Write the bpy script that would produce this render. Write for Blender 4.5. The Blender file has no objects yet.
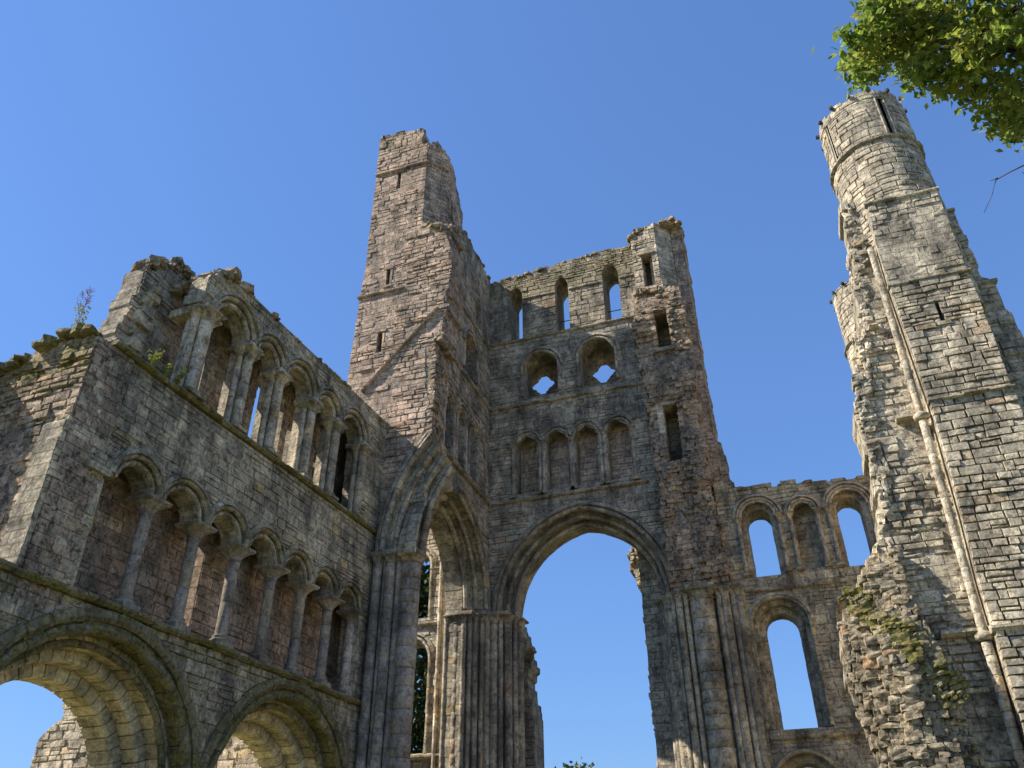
import bpy, math, random
from mathutils import Vector, Matrix, noise
from mathutils.geometry import tessellate_polygon
R = math.radians
rng = random.Random(7)
C = bpy.context.scene.collection
sc = bpy.context.scene

# ------------------------------------------------------------------ camera
YAW, PITCH, ROLL = R(18.815), R(32.965), R(-0.431)
CAM = Vector((0, 0, 1.6))
fw = Vector((-math.sin(YAW)*math.cos(PITCH), math.cos(YAW)*math.cos(PITCH), math.sin(PITCH)))
r_ = Vector((math.cos(YAW), math.sin(YAW), 0)); u_ = r_.cross(fw)
rt = r_*math.cos(ROLL)+u_*math.sin(ROLL); up = -r_*math.sin(ROLL)+u_*math.cos(ROLL)
cd = bpy.data.cameras.new('camera'); cam = bpy.data.objects.new('camera', cd); C.objects.link(cam)
m = Matrix((rt, up, -fw)).transposed().to_4x4(); m.translation = CAM; cam.matrix_world = m
cd.sensor_width = 36; cd.lens = 36*811.33/1024; cd.clip_end = 3000; cd.clip_start = .05
sc.camera = cam
# ------------------------------------------------------------------ light
SUN_EL, SUN_AZ = R(42), R(69)          # azimuth measured from -Y towards -X
sdir = Vector((-math.sin(SUN_AZ)*math.cos(SUN_EL), -math.cos(SUN_AZ)*math.cos(SUN_EL), math.sin(SUN_EL)))
w = bpy.data.worlds.new('World'); sc.world = w; w.use_nodes = True
nt = w.node_tree; bg = nt.nodes['Background']
sky = nt.nodes.new('ShaderNodeTexSky'); sky.sky_type = 'NISHITA'; sky.sun_disc = False
sky.sun_elevation = SUN_EL
sky.sun_rotation = math.atan2(sdir.x, sdir.y)
sky.air_density = 1.5; sky.dust_density = 0.1; sky.ozone_density = 8.0; sky.altitude = 60
gm = nt.nodes.new('ShaderNodeGamma'); gm.inputs[1].default_value = .6
sm = nt.nodes.new('ShaderNodeMix'); sm.data_type = 'RGBA'; sm.blend_type = 'MULTIPLY'; sm.inputs[0].default_value = 1
sm.inputs[7].default_value = (.67, .95, 1.49, 1)
nt.links.new(sky.outputs[0], gm.inputs[0]); nt.links.new(gm.outputs[0], sm.inputs[6]); nt.links.new(sm.outputs[2], bg.inputs[0]); bg.inputs[1].default_value = 0.127
sl = bpy.data.lights.new('sun', 'SUN'); sl.energy = 5.0; sl.angle = R(.53); sl.color = (1, .93, .82)
so = bpy.data.objects.new('sun', sl); C.objects.link(so); so.location = (-30, -20, 40)
so.rotation_euler = sdir.to_track_quat('Z', 'Y').to_euler()
sc.view_settings.view_transform = 'Standard'; sc.view_settings.look = 'None'
sc.view_settings.exposure = 0.8; sc.view_settings.gamma = 1; sc.view_settings.use_curve_mapping = False

# ------------------------------------------------------------------ materials
def newmat(name):
    mt = bpy.data.materials.new(name); mt.use_nodes = True
    n = mt.node_tree; n.nodes.clear(); return mt, n
class NB:
    def __init__(s, n): s.n = n
    def add(s, t, **k):
        o = s.n.nodes.new(t)
        for a, b in k.items(): setattr(o, a, b)
        return o
    def link(s, a, b): s.n.links.new(a, b)
    def noise(s, vec, scale, detail=6, rough=.6):
        o = s.add('ShaderNodeTexNoise'); o.inputs['Scale'].default_value = scale
        o.inputs['Detail'].default_value = detail; o.inputs['Roughness'].default_value = rough
        s.link(vec, o.inputs['Vector']); return o.outputs['Fac']
    def ramp(s, v, a, b, c0=0, c1=1):
        o = s.add('ShaderNodeMapRange'); s.link(v, o.inputs['Value'])
        for i, x in enumerate((a, b, c0, c1)): o.inputs[i+1].default_value = x
        return o.outputs['Result']
    def math(s, op, a, b=None):
        o = s.add('ShaderNodeMath', operation=op)
        for i, x in enumerate((a, b)):
            if x is None: continue
            if isinstance(x, (int, float)): o.inputs[i].default_value = x
            else: s.link(x, o.inputs[i])
        return o.outputs[0]
    def mix(s, f, a, b, bt='MIX'):
        o = s.add('ShaderNodeMix', data_type='RGBA', blend_type=bt)
        for i, x in ((0, f), (6, a), (7, b)):
            if isinstance(x, (int, float)): o.inputs[i].default_value = x
            elif isinstance(x, tuple): o.inputs[i].default_value = (*x, 1)
            else: s.link(x, o.inputs[i])
        return o.outputs[2]

def stone(name, ca, cb, cc, core=False, moss=.35, stain=.5, lich=.3, bump=1.0):
    mt, n = newmat(name); b = NB(n)
    geo = b.add('ShaderNodeNewGeometry'); pos = geo.outputs['Position']
    at = b.add('ShaderNodeAttribute', attribute_name='tone')
    sep = b.add('ShaderNodeSeparateColor'); b.link(at.outputs['Color'], sep.inputs[0])
    val, hue, mo = sep.outputs[0], sep.outputs[1], sep.outputs[2]
    big = b.noise(pos, .45, 4, .6); med = b.noise(pos, 2.6, 6, .65); fine = b.noise(pos, 14, 8, .72); grit = b.noise(pos, 60, 4, .7)
    f = b.math('ADD', b.math('MULTIPLY', hue, .75), b.ramp(big, .3, .7, -.15, .4))
    col = b.mix(b.ramp(f, .1, .9), ca, cb)
    col = b.mix(b.ramp(hue, .8, .95), col, cc)
    v = b.math('MULTIPLY', b.ramp(val, 0, 1, .52, 1.42), b.math('MULTIPLY', b.ramp(med, .25, .75, .72, 1.22), b.math('MULTIPLY', b.ramp(fine, .3, .7, .6, 1.4), b.ramp(grit, .3, .7, .82, 1.18))))
    hgt = b.math('ADD', b.math('MULTIPLY', med, .5), b.math('ADD', b.math('MULTIPLY', fine, .34), b.math('MULTIPLY', grit, .05)))
    if core:
        uv = b.add('ShaderNodeUVMap', uv_map='UVMap')
        br = b.add('ShaderNodeTexBrick'); b.link(uv.outputs[0], br.inputs['Vector'])
        br.inputs['Scale'].default_value = 1; br.inputs['Brick Width'].default_value = .47; br.inputs['Row Height'].default_value = .27
        br.inputs['Mortar Size'].default_value = .012; br.inputs['Mortar Smooth'].default_value = .3
        br.inputs['Color1'].default_value = (.75,)*3+(1,); br.inputs['Color2'].default_value = (1.15,)*3+(1,); br.inputs['Mortar'].default_value = (.5,)*3+(1,)
        br.offset = .43
        col = b.mix(1.0, col, br.outputs['Color'], 'MULTIPLY')
        hgt = b.math('SUBTRACT', hgt, b.math('MULTIPLY', br.outputs['Fac'], .35))
    pit = b.ramp(b.noise(pos, 7.5, 9, .8), .54, .66)
    v = b.math('MULTIPLY', v, b.math('SUBTRACT', 1.0, b.math('MULTIPLY', pit, .42)))  # pits darkened in the colour: painted occlusion shade along with dirt
    hgt = b.math('SUBTRACT', hgt, b.math('MULTIPLY', pit, .3))
    vv = b.add('ShaderNodeCombineColor')
    for i in range(3): b.link(v, vv.inputs[i])
    col = b.mix(1.0, col, vv.outputs[0], 'MULTIPLY')
    # dark weathering crust in vertical runs
    mp = b.add('ShaderNodeMapping'); mp.inputs['Scale'].default_value = (1.1, 1.1, .35); b.link(pos, mp.inputs[0])
    st = b.noise(mp.outputs[0], 1.3, 7, .68)
    col = b.mix(b.ramp(st, .47, .62, 0, min(.85, stain*1.35)), col, (.085, .077, .066))
    gr = b.noise(pos, 3.1, 10, .78)
    col = b.mix(b.ramp(gr, .49, .60, 0, .62), col, (.10, .088, .07))
    pt = b.noise(pos, 1.15, 3, .5)
    col = b.mix(1.0, col, b.mix(b.ramp(pt, .35, .65), (.78, .77, .76), (1.3, 1.26, 1.2)), 'MULTIPLY')
    # pale lichen spots
    li = b.noise(pos, 5.5, 8, .75)
    col = b.mix(b.ramp(li, .55, .63, 0, min(.8, lich*1.8)), col, (.5, .48, .4))
    # moss where asked for, and on upward faces
    sx = b.add('ShaderNodeSeparateXYZ'); b.link(geo.outputs['Normal'], sx.inputs[0])
    mn = b.noise(pos, 3.2, 6, .7)
    mf = b.math('MULTIPLY', b.math('ADD', mo, b.ramp(sx.outputs[2], .45, .9, 0, moss)), b.ramp(mn, .38, .58))
    mc = b.mix(b.ramp(fine, .35, .65), (.06, .065, .018), (.30, .26, .05))
    col = b.mix(b.math('MINIMUM', mf, .92), col, mc)
    bp = b.add('ShaderNodeBump'); bp.inputs['Strength'].default_value = .85*bump; bp.inputs['Distance'].default_value = .11
    b.link(hgt, bp.inputs['Height'])
    bs = b.add('ShaderNodeBsdfPrincipled'); bs.inputs['Roughness'].default_value = .93
    bs.inputs['Specular IOR Level'].default_value = .15
    b.link(col, bs.inputs['Base Color']); b.link(bp.outputs[0], bs.inputs['Normal'])
    out = b.add('ShaderNodeOutputMaterial'); b.link(bs.outputs[0], out.inputs[0])
    return mt
def plain(name, col, rough=.8, var=.3, scale=8, trans=0, col2=None):
    mt, n = newmat(name); b = NB(n)
    geo = b.add('ShaderNodeNewGeometry')
    nz = b.noise(geo.outputs['Position'], scale, 5, .6)
    c2 = col2 or tuple(x*(1-var) for x in col)
    c = b.mix(b.ramp(nz, .35, .65), c2, col)
    if trans:
        at = b.add('ShaderNodeAttribute', attribute_name='tone'); sep = b.add('ShaderNodeSeparateColor'); b.link(at.outputs['Color'], sep.inputs[0])
        c = b.mix(sep.outputs[1], c, (.42, .38, .07))
    bs = b.add('ShaderNodeBsdfPrincipled'); bs.inputs['Roughness'].default_value = rough
    bs.inputs['Specular IOR Level'].default_value = .25
    b.link(c, bs.inputs['Base Color']); out = b.add('ShaderNodeOutputMaterial')
    if trans:
        tr = b.add('ShaderNodeBsdfTranslucent'); b.link(c, tr.inputs[0]); mx = b.add('ShaderNodeMixShader'); mx.inputs[0].default_value = trans
        b.link(bs.outputs[0], mx.inputs[1]); b.link(tr.outputs[0], mx.inputs[2]); b.link(mx.outputs[0], out.inputs[0])
    else: b.link(bs.outputs[0], out.inputs[0])
    return mt
def pair(name, *a, **k): return [stone(name, *a, **k), stone(name+'_core', *a, core=True, **k)]
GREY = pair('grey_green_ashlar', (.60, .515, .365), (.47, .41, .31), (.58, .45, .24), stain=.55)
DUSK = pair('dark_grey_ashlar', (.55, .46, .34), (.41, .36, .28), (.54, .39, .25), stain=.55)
PINK = pair('pinkish_sandstone', (.58, .43, .32), (.46, .355, .275), (.54, .36, .24), stain=.4, moss=.5)
BUFF = pair('buff_sandstone', (.62, .535, .40), (.5, .45, .345), (.6, .47, .31), stain=.4, moss=.6)
ROSE = pair('rose_brown_fill', (.54, .39, .28), (.44, .33, .245), (.52, .41, .28), stain=.35, lich=.12)
RUBB = pair('rubble_core', (.56, .42, .29), (.43, .33, .24), (.56, .36, .22), stain=.45, moss=.7, lich=.4, bump=1.3)
ARCH = pair('arch_stone', (.62, .51, .33), (.5, .43, .29), (.58, .47, .27), stain=.2, lich=.15, bump=.45)
SHAFT = pair('shaft_stone', (.5, .42, .34), (.4, .335, .28), (.5, .4, .28), stain=.4, lich=.2, bump=.7)
MOSSY = pair('mossy_stone', (.4, .34, .22), (.28, .24, .15), (.36, .32, .14), stain=.5, moss=1.0)
PALE = pair('pale_sandstone', (.64, .54, .4), (.52, .45, .34), (.6, .46, .27), stain=.4)
DARK = pair('blackened_stone', (.1, .085, .07), (.07, .06, .05), (.1, .08, .06), stain=.5)
FOOT = pair('foot_rubble', (.5, .41, .27), (.36, .3, .21), (.55, .36, .2), stain=.5, moss=.7, lich=.3, bump=1.3)
M_IRON = plain('iron', (.03, .028, .025), .6)
M_BARK = plain('bark', (.12, .09, .06), .95, .5, 20)
M_LEAF = plain('leaf', (.32, .42, .07), .5, .3, 6, trans=.6, col2=(.06, .11, .02))
M_LEAF2 = plain('dark_leaf', (.06, .09, .02), .5, .3, 2, trans=.3, col2=(.03, .05, .015))
M_GRASS = plain('grass', (.2, .175, .085), .9, .4, .15, col2=(.1, .12, .04))
M_PINK = plain('faded_flower', (.28, .13, .12), .9)
M_HERB = plain('herb_leaf', (.32, .36, .1), .7, .4, 20, trans=.3)

# ------------------------------------------------------------------ mesh builder
class MB:
    def __init__(s): s.v = []; s.f = []; s.t = []; s.m = []; s.uv = []; s.smooth = []
    def face(s, pts, tone=(.5, .4, 0), mat=0, uv=None, sm=False):
        b = len(s.v); s.v += [tuple(p) for p in pts]; s.f.append(tuple(range(b, b+len(pts))))
        s.t.append(tone); s.m.append(mat); s.uv.append(uv or [(0, 0)]*len(pts)); s.smooth.append(sm)
    def faces(s, pts, fl, tone=(.5, .4, 0), mat=0, sm=False):
        b = len(s.v); s.v += [tuple(p) for p in pts]
        for f in fl:
            s.f.append(tuple(b+i for i in f)); s.t.append(tone); s.m.append(mat)
            s.uv.append([(0, 0)]*len(f)); s.smooth.append(sm)
    def build(s, name, mats, parent=None, label=None):
        me = bpy.data.meshes.new(name)
        off = parent_origin(parent) if parent else Vector((0, 0, 0))
        me.from_pydata([(x-off.x, y-off.y, z-off.z) for x, y, z in s.v], [], s.f)
        if not isinstance(mats, (list, tuple)): mats = [mats]
        for mm in mats: me.materials.append(mm)
        me.polygons.foreach_set('material_index', [min(i, len(mats)-1) for i in s.m])
        me.polygons.foreach_set('use_smooth', s.smooth)
        ca = me.color_attributes.new('tone', 'FLOAT_COLOR', 'CORNER'); uvl = me.uv_layers.new(name='UVMap')
        cl = []; ul = []
        for f, t, q in zip(s.f, s.t, s.uv):
            for k in range(len(f)): cl += [t[0], t[1], t[2], 1]; ul += q[k]
        ca.data.foreach_set('color', cl); uvl.data.foreach_set('uv', ul)
        me.update()
        o = bpy.data.objects.new(name, me); C.objects.link(o)
        if parent: o.parent = parent
        if label: o['label'] = label
        return o
ORG = {}
def parent_origin(p):
    q = Vector((0, 0, 0))
    while p is not None: q += p.location; p = p.parent
    return q
def thing(name, label, cat, loc, group=None, kind='thing'):
    o = bpy.data.objects.new(name, None); C.objects.link(o); o.location = loc; o.empty_display_size = .3
    return tag(o, label, cat, group, kind)
def tag(o, label=None, cat=None, group=None, kind=None):
    for k, v in (('label', label), ('category', cat), ('group', group), ('kind', kind)):
        if v: o[k] = v
    return o

class Frame:
    def __init__(s, o, u, n): s.o = Vector(o); s.u = Vector(u).normalized(); s.n = Vector(n).normalized()
    def P(s, a, z, t=0): return s.o + s.u*a + s.n*t + Vector((0, 0, z))
class Polar:      # wraps a wall round a turret: a = arc length, t = outward
    def __init__(s, c, rad): s.c = Vector(c); s.r = rad
    def P(s, a, z, t=0):
        an = a/s.r; return s.c + Vector((math.sin(an)*(s.r+t), -math.cos(an)*(s.r+t), z))

def arc_pts(A, off, n=10, zb=None):
    """outline of an arch opening (closed polygon, anticlockwise in (a,z))"""
    pts = [A.pt(off, 1, i/n) for i in range(n+1)] + [A.pt(off, -1, 1-i/n) for i in range(1, n+1)]
    if zb is not None: pts = [(A.cx+A.w+off, zb)] + pts + [(A.cx-A.w-off, zb)]
    return pts
class Arch:
    def __init__(s, cx, zs, w, h=None):
        s.cx, s.zs, s.w = cx, zs, w; h = h or w; s.Rr = (w*w+h*h)/(2*w); s.c = s.Rr-w
    def pt(s, off, side, u):
        rr = s.Rr+off; end = math.acos(max(-1, min(1, s.c/rr))); a = end*u
        return (s.cx+side*(rr*math.cos(a)-s.c), s.zs+rr*math.sin(a))
    def length(s, off): return (s.Rr+off)*math.acos(s.c/(s.Rr+off))

def tn(v=.5, h=.4, mo=0, dv=.22, dh=.3):
    return (max(0, min(1, v+rng.uniform(-dv, dv))), max(0, min(1, h+rng.uniform(-dh, dh))) if rng.random() > .035 else .97, mo)
def rect(r0, r1, t0, t1, ch=0):
    """profile in (offset, depth); t0 is the front"""
    if ch: return [(r0+ch, t0), (r1, t0), (r1, t1), (r0, t1), (r0, t0-ch)]
    return [(r0, t0), (r1, t0), (r1, t1), (r0, t1)]
def circ(r, t, rad, n=8): return [(r+rad*math.cos(2*math.pi*i/n), t+rad*math.sin(2*math.pi*i/n)) for i in range(n)]
def prism(mb, rings, tone, mat=0, sm=False, cap=True):
    n = len(rings[0]); fl = []; pts = [p for r in rings for p in r]
    for k in range(len(rings)-1):
        for i in range(n):
            j = (i+1) % n; fl.append((k*n+i, k*n+j, (k+1)*n+j, (k+1)*n+i))
    if cap: fl.append(tuple(range(n))[::-1]); fl.append(tuple((len(rings)-1)*n+i for i in range(n)))
    mb.faces(pts, fl, tone, mat, sm)
def sweep(mb, F, A, prof, seg=.32, gap=.010, jit=.008, zb=None, v=.5, h=.4, mo=0, sides=(1, -1), umax=1.0, sub=2, dv=.2):
    off0 = min(p[0] for p in prof)
    L = A.length(max(0, off0)+.01)*umax; n = max(2, round(L/seg))
    for sd in sides:
        for k in range(n):
            g = gap/L*umax if L else 0
            ua, ub = umax*k/n+g*.5, umax*(k+1)/n-g*.5
            if umax >= 1 and k == n-1: ub = 1
            jr, jt = rng.uniform(-jit, jit), rng.uniform(-jit, jit)
            rings = []
            for q in range(sub+1):
                u = ua+(ub-ua)*q/sub; ring = []
                for (o, t) in prof:
                    a, z = A.pt(o+jr, sd, u); ring.append(F.P(a, z, t+jt))
                rings.append(ring)
            prism(mb, rings, tn(v, h, mo, dv))
        if zb is not None:
            z = zb
            while z < A.zs-.02:
                z2 = min(A.zs, z+rng.uniform(.22, .36))
                if A.zs-z2 < .1: z2 = A.zs
                jr, jt = rng.uniform(-jit, jit), rng.uniform(-jit, jit)
                prism(mb, [[F.P(A.cx+sd*(A.w+o+jr), zz, t+jt) for o, t in prof] for zz in (z+gap*.5, z2-gap*.5)], tn(v, h, mo, dv))
                z = z2

def xs_at(polys, z):
    xs = []
    for p in polys:
        n = len(p)
        for i in range(n):
            (x0, z0), (x1, z1) = p[i], p[(i+1) % n]
            if (z0 <= z) != (z1 <= z): xs.append(x0+(x1-x0)*(z-z0)/(z1-z0))
    xs.sort(); return xs
def block(mb, F, a0, b0, z0, a1, b1, z1, t, rough, tone, back=-.07, inset=.012, wv=None):
    """one dressed stone: (a0,b0) its ends at z0, (a1,b1) at z1"""
    J = lambda q: rng.uniform(-q, q)
    base = [(a0, z0), (b0, z0), (b1, z1), (a1, z1)]; ir = inset*.8+rough*.08
    cx = (a0+b0+a1+b1)/4; cz = (z0+z1)/2
    fr = []
    for (x, z) in base:
        dx = 1 if x < cx else -1; dz = 1 if z < cz else -1
        k = min(ir*rng.uniform(.5, 1.8), abs(cx-x)*.5); kz = min(ir*rng.uniform(.5, 1.8), (z1-z0)*.3)
        fr.append((x+dx*k+J(.008), z+dz*kz+J(.008), t+J(rough*.3)))
    if wv:
        base = [(x, wv(x, z)) for x, z in base]; fr = [(x, wv(x, z), q) for x, z, q in fr]; cz = wv(cx, cz)
    pts = [F.P(x, z, back) for x, z in base]+[F.P(*q) for q in fr]
    ml = .5+J(.15)
    bm = ((fr[0][0]+fr[1][0])/2, (fr[0][1]+fr[1][1])/2, (fr[0][2]+fr[1][2])/2+J(rough*.2))
    tm = ((fr[3][0]+fr[2][0])/2, (fr[3][1]+fr[2][1])/2, (fr[3][2]+fr[2][2])/2+J(rough*.2))
    c1 = (bm[0]*.5+tm[0]*.5+J(.03), cz+J(.02), (bm[2]+tm[2])/2+abs(J(rough*.22)))
    pts += [F.P(*bm), F.P(*c1), F.P(*tm)]
    fl = [(0, 1, 5, 8, 4), (1, 2, 6, 5), (2, 3, 7, 10, 6), (3, 0, 4, 7), (4, 8, 9), (4, 9, 7), (7, 9, 10), (8, 5, 9), (5, 6, 9), (6, 10, 9)]
    mb.faces(pts, fl, tone)
def rock(mb, c, ex, ey, ez, tone, j=.16):
    """rounded rubble stone, ex/ey/ez = half axes vectors"""
    pts = []; fl = []
    for x in (-1, 0, 1):
        for y in (-1, 0, 1):
            for z in (-1, 0, 1):
                L = math.sqrt(x*x+y*y+z*z) or 1; k = .62+.38/L if L > 1 else 1
                k = {1: 1.0, 2: .93, 3: .86}.get(x*x+y*y+z*z, 0)
                q = lambda s: (s*k + rng.uniform(-j, j)*.7)
                pts.append(c+ex*q(x)+ey*q(y)+ez*q(z))
    I = lambda x, y, z: (x*3+y)*3+z
    for a in range(2):
        for b in range(2):
            for s in (0, 2):
                fl += [(I(s, a, b), I(s, a+1, b), I(s, a+1, b+1), I(s, a, b+1)), (I(a, s, b), I(a+1, s, b), I(a+1, s, b+1), I(a, s, b+1)), (I(a, b, s), I(a+1, b, s), I(a+1, b+1, s), I(a, b+1, s))]
    mb.faces(pts, fl, tone)
def masonry(mb, F, outer, holes=(), thick=1.0, h=(.22, .34), bl=(.32, .8), rough=.03, wob=.03, v=.5, hue=.4, mo=0, mofun=None,
            rubble=False, tfun=None, core=True, skip=0.0, g=.009, t0=0.0, cv=.5):
    polys = [outer]+list(holes)
    zmin = min(p[1] for p in outer); zmax = max(p[1] for p in outer)
    T = tfun or (lambda a, z: 0)
    if core:
        flat = [p for q in polys for p in q]
        tris = tessellate_polygon([[Vector((a, z, 0)) for a, z in q] for q in polys])
        for t_ in tris:
            ps = [flat[i] for i in t_]
            if abs((ps[1][0]-ps[0][0])*(ps[2][1]-ps[0][1])-(ps[2][0]-ps[0][0])*(ps[1][1]-ps[0][1])) < 1e-6: continue
            if not rubble: mb.face([F.P(a, z, t0-.026) for a, z in ps], (cv, .45, mo*.6), 1, [(a, z) for a, z in ps])
            else: mb.face([F.P(a, z, t0-.06) for a, z in ps], (cv-.05, .5, mo*.6), 1, [(a, z) for a, z in ps])
            mb.face([F.P(a, z, t0-thick) for a, z in ps], (.5, .45, 0), 1, [(a, z) for a, z in ps])
        for q in polys:
            run = 0
            for i in range(len(q)):
                (a0, z0), (a1, z1) = q[i], q[(i+1) % len(q)]; L = math.hypot(a1-a0, z1-z0)
                if abs(z1-z0) > abs(a1-a0): uv = [(0, z0), (0, z1), (thick, z1), (thick, z0)]
                else: uv = [(run, 0), (run+L, 0), (run+L, thick), (run, thick)]
                if abs(z1-z0) <= abs(a1-a0) and len(q) > 12: uv = [(0, run), (0, run+L), (thick, run+L), (thick, run)]
                mb.face([F.P(a0, z0, t0-.035), F.P(a1, z1, t0-.035), F.P(a1, z1, t0-thick), F.P(a0, z0, t0-thick)], (.5, .5, mo), 1, uv)
                run += L
    def course(z0, z1, depth=0):
        A_, M_, B_ = xs_at(polys, z0+.001), xs_at(polys, (z0+z1)/2), xs_at(polys, z1-.001)
        if not (len(A_) == len(M_) == len(B_)) or any(abs(x-y) > .8 for x, y in zip(A_, B_)):
            if depth > 0 or z1-z0 < .12:
                if len(A_) == len(B_) and len(A_) == len(M_): pass
                else:
                    A_ = M_ = B_ = max((A_, M_, B_), key=len)
            else:
                zm = (z0+z1)/2; course(z0, zm, depth+1); course(zm, z1, depth+1); return
        for k in range(0, len(A_)-1, 2):
            aA, bA, aB, bB = A_[k], A_[k+1], B_[k], B_[k+1]; am = (aA+aB)/2; bmid = (bA+bB)/2
            if bmid-am < .05 or bA-aA < .03 or bB-aB < .03: continue
            js = [am]; x = am+rng.uniform(*bl)*rng.uniform(.5, 1)
            while x < bmid-bl[0]*.6: js.append(x); x += rng.uniform(*bl)
            js.append(bmid); G = [g*rng.choice((0, .3, 1, 1.3)) for _ in js]; gz = g*rng.choice((.2, .6, 1.1))
            for i in range(len(js)-1):
                l0 = (aA if i == 0 else js[i]+G[i]); l1 = (aB if i == 0 else js[i]+G[i])
                r0 = (bA if i == len(js)-2 else js[i+1]-G[i+1]); r1 = (bB if i == len(js)-2 else js[i+1]-G[i+1])
                if r0-l0 < .04 or r1-l1 < .04: continue
                xm, zm = (l0+r0)/2, (z0+z1)/2; pz = F.P(xm, zm, 0)
                if rng.random() < skip: continue
                nz = noise.noise(pz*.55)*wob*1.6+noise.noise(pz*2.1)*wob
                t = t0-.006+T(xm, zm)+nz*.8+rng.uniform(-rough, rough)*.38
                mo_ = mo+(mofun(xm, zm) if mofun else 0)
                tone = tn(v+noise.noise(pz*.8)*.12, hue+noise.noise(pz*.5)*.3, max(0, mo_))
                if rubble:
                    w_, h_ = (min(r0, r1)-max(l0, l1))/2, (z1-z0)/2
                    if w_ < .03: continue
                    u = F.P(xm+1e-3, zm, 0)-F.P(xm, zm, 0); u.normalize(); nn = F.P(xm, zm, 1)-F.P(xm, zm, 0)
                    an = rng.uniform(-.18, .18); zz = Vector((0, 0, 1)); e1 = u*math.cos(an)+zz*math.sin(an); e2 = zz*math.cos(an)-u*math.sin(an)
                    dp = rng.uniform(.1, .2)
                    rock(mb, F.P(xm, zm, t), e1*w_*1.14, nn*dp, e2*h_*rng.uniform(1.0, 1.2), tone)
                else:
                    wv = lambda a_, z_: z_+.045*noise.noise(Vector((a_*.45, z_*.8, 3)))
                    zm_ = None
                    if (r0-l0) > .22 and z1-z0 > .2 and rng.random() < .17: zm_ = z0+(z1-z0)*rng.uniform(.35, .65)
                    bk = t0-.09 if t > t0-.08 else t-.05
                    lm_, rm_ = (l0+l1)/2, (r0+r1)/2
                    if zm_:
                        block(mb, F, l0, r0, z0+gz, lm_, rm_, zm_-gz*.6, t, rough, tone, back=bk, wv=wv)
                        block(mb, F, lm_, rm_, zm_+gz*.6, l1, r1, z1-gz, t+rng.uniform(-rough, rough)*.4, rough, tn(v, hue, max(0, mo_)), back=bk, wv=wv)
                    else: block(mb, F, l0, r0, z0+gz, l1, r1, z1-gz, t, rough, tone, back=bk, wv=wv)
    z = zmin
    while z < zmax-.02:
        z2 = min(zmax, z+rng.uniform(*h))
        if zmax-z2 < .1: z2 = zmax
        course(z, z2); z = z2
def rag(pts, amp=.15, step=.3, seed=1, closed=False):
    """a polyline made into a broken, stepped edge"""
    r = random.Random(seed); out = [pts[0]]
    for i in range(len(pts)-1):
        (a0, z0), (a1, z1) = pts[i], pts[i+1]; L = math.hypot(a1-a0, z1-z0); n = max(1, int(L/step))
        nx, nz = -(z1-z0)/L, (a1-a0)/L
        for k in range(1, n+1):
            u = k/n; e = 0 if (k == n and i == len(pts)-2) else r.uniform(-amp, amp)
            px, pz = a0+(a1-a0)*u+nx*e, z0+(z1-z0)*u+nz*e
            la, lz = out[-1]
            if abs(z1-z0) > abs(a1-a0): out.append((la+(px-la)*.95, lz+(pz-lz)*.25))
            else: out.append((la+(px-la)*.25, lz+(pz-lz)*.95))
            out.append((px, pz))
    return out
def box(mb, F, a0, a1, z0, z1, t0, t1, tone=None, j=.0):
    J = lambda: rng.uniform(-j, j)
    pts = [F.P(a+J(), z+J(), t+J()) for a in (a0, a1) for z in (z0, z1) for t in (t0, t1)]
    mb.faces(pts, [(0, 1, 3, 2), (4, 6, 7, 5), (0, 4, 5, 1), (2, 3, 7, 6), (0, 2, 6, 4), (1, 5, 7, 3)], tone or tn())
def run(mb, F, a0, a1, z, prof, L=(.45, .9), jit=.012, v=.45, h=.4, mo=0, wear=0.0, dz=0):
    """string course: prof in (t, dz)"""
    a = a0; sg = 1 if a1 > a0 else -1; tot = abs(a1-a0)
    while (a1-a)*sg > .02:
        b = a+sg*rng.uniform(*L)
        if (a1-b)*sg < L[0]*.5: b = a1
        k = 1-rng.random()*wear; jz, jt = rng.uniform(-jit, jit), rng.uniform(-jit, jit)
        zz = [z+dz*abs(q-a0)/tot for q in (a, b)]
        prism(mb, [[F.P(a+sg*.006, zz[0]+q+jz, t*k+jt if t > 0 else t) for t, q in prof], [F.P(b-sg*.006, zz[1]+q+jz, t*k+jt if t > 0 else t) for t, q in prof]], tn(v, h, mo))
        a = b
def runs(name, mats, parent, *items):
    """each (frame, a0, a1, z, profile, options) becomes a part of its own"""
    for it in items:
        k = it[5] if len(it) > 5 else {}; mb = MB(); run(mb, *it[:5], **k); mb.build(name, mats, parent)
STR = lambda p=.14, hh=.16: [(-.1, 0), (p*.55, 0), (p, hh*.35), (p, hh*.7), (-.1, hh*1.15)]
def lathe(mb, c, prof, n=14, tone=None, sm=True):
    rings = [[c+Vector((math.cos(2*math.pi*i/n)*r, math.sin(2*math.pi*i/n)*r, z)) for i in range(n)] for r, z in prof]
    prism(mb, rings, tone or tn(), 0, sm)
def shaft(mb, c, r, z0, z1, L=(.5, .95), n=12, v=.5, h=.4, mo=0, c1=None):
    """a column shaft in drums; c1 = centre at the top when it leans"""
    c = Vector(c); c1 = Vector(c1) if c1 else c; z = z0; ph = rng.random()
    while z < z1-.01:
        z2 = min(z1, z+rng.uniform(*L))
        if z1-z2 < .2: z2 = z1
        rr = r*rng.uniform(.97, 1.03); rings = []
        for k, (zz, q) in enumerate(((z+.004, .95), (z+.02, 1), (z2-.02, 1), (z2-.004, .95))):
            cc = c.lerp(c1, (zz-z0)/(z1-z0)); rings.append([Vector((cc.x+math.cos(6.2832*(i+ph)/n)*rr*q, cc.y+math.sin(6.2832*(i+ph)/n)*rr*q, zz)) for i in range(n)])
        prism(mb, rings, tn(v, h, mo, .12), 0, True, cap=(z2 == z1)); z = z2
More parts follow.
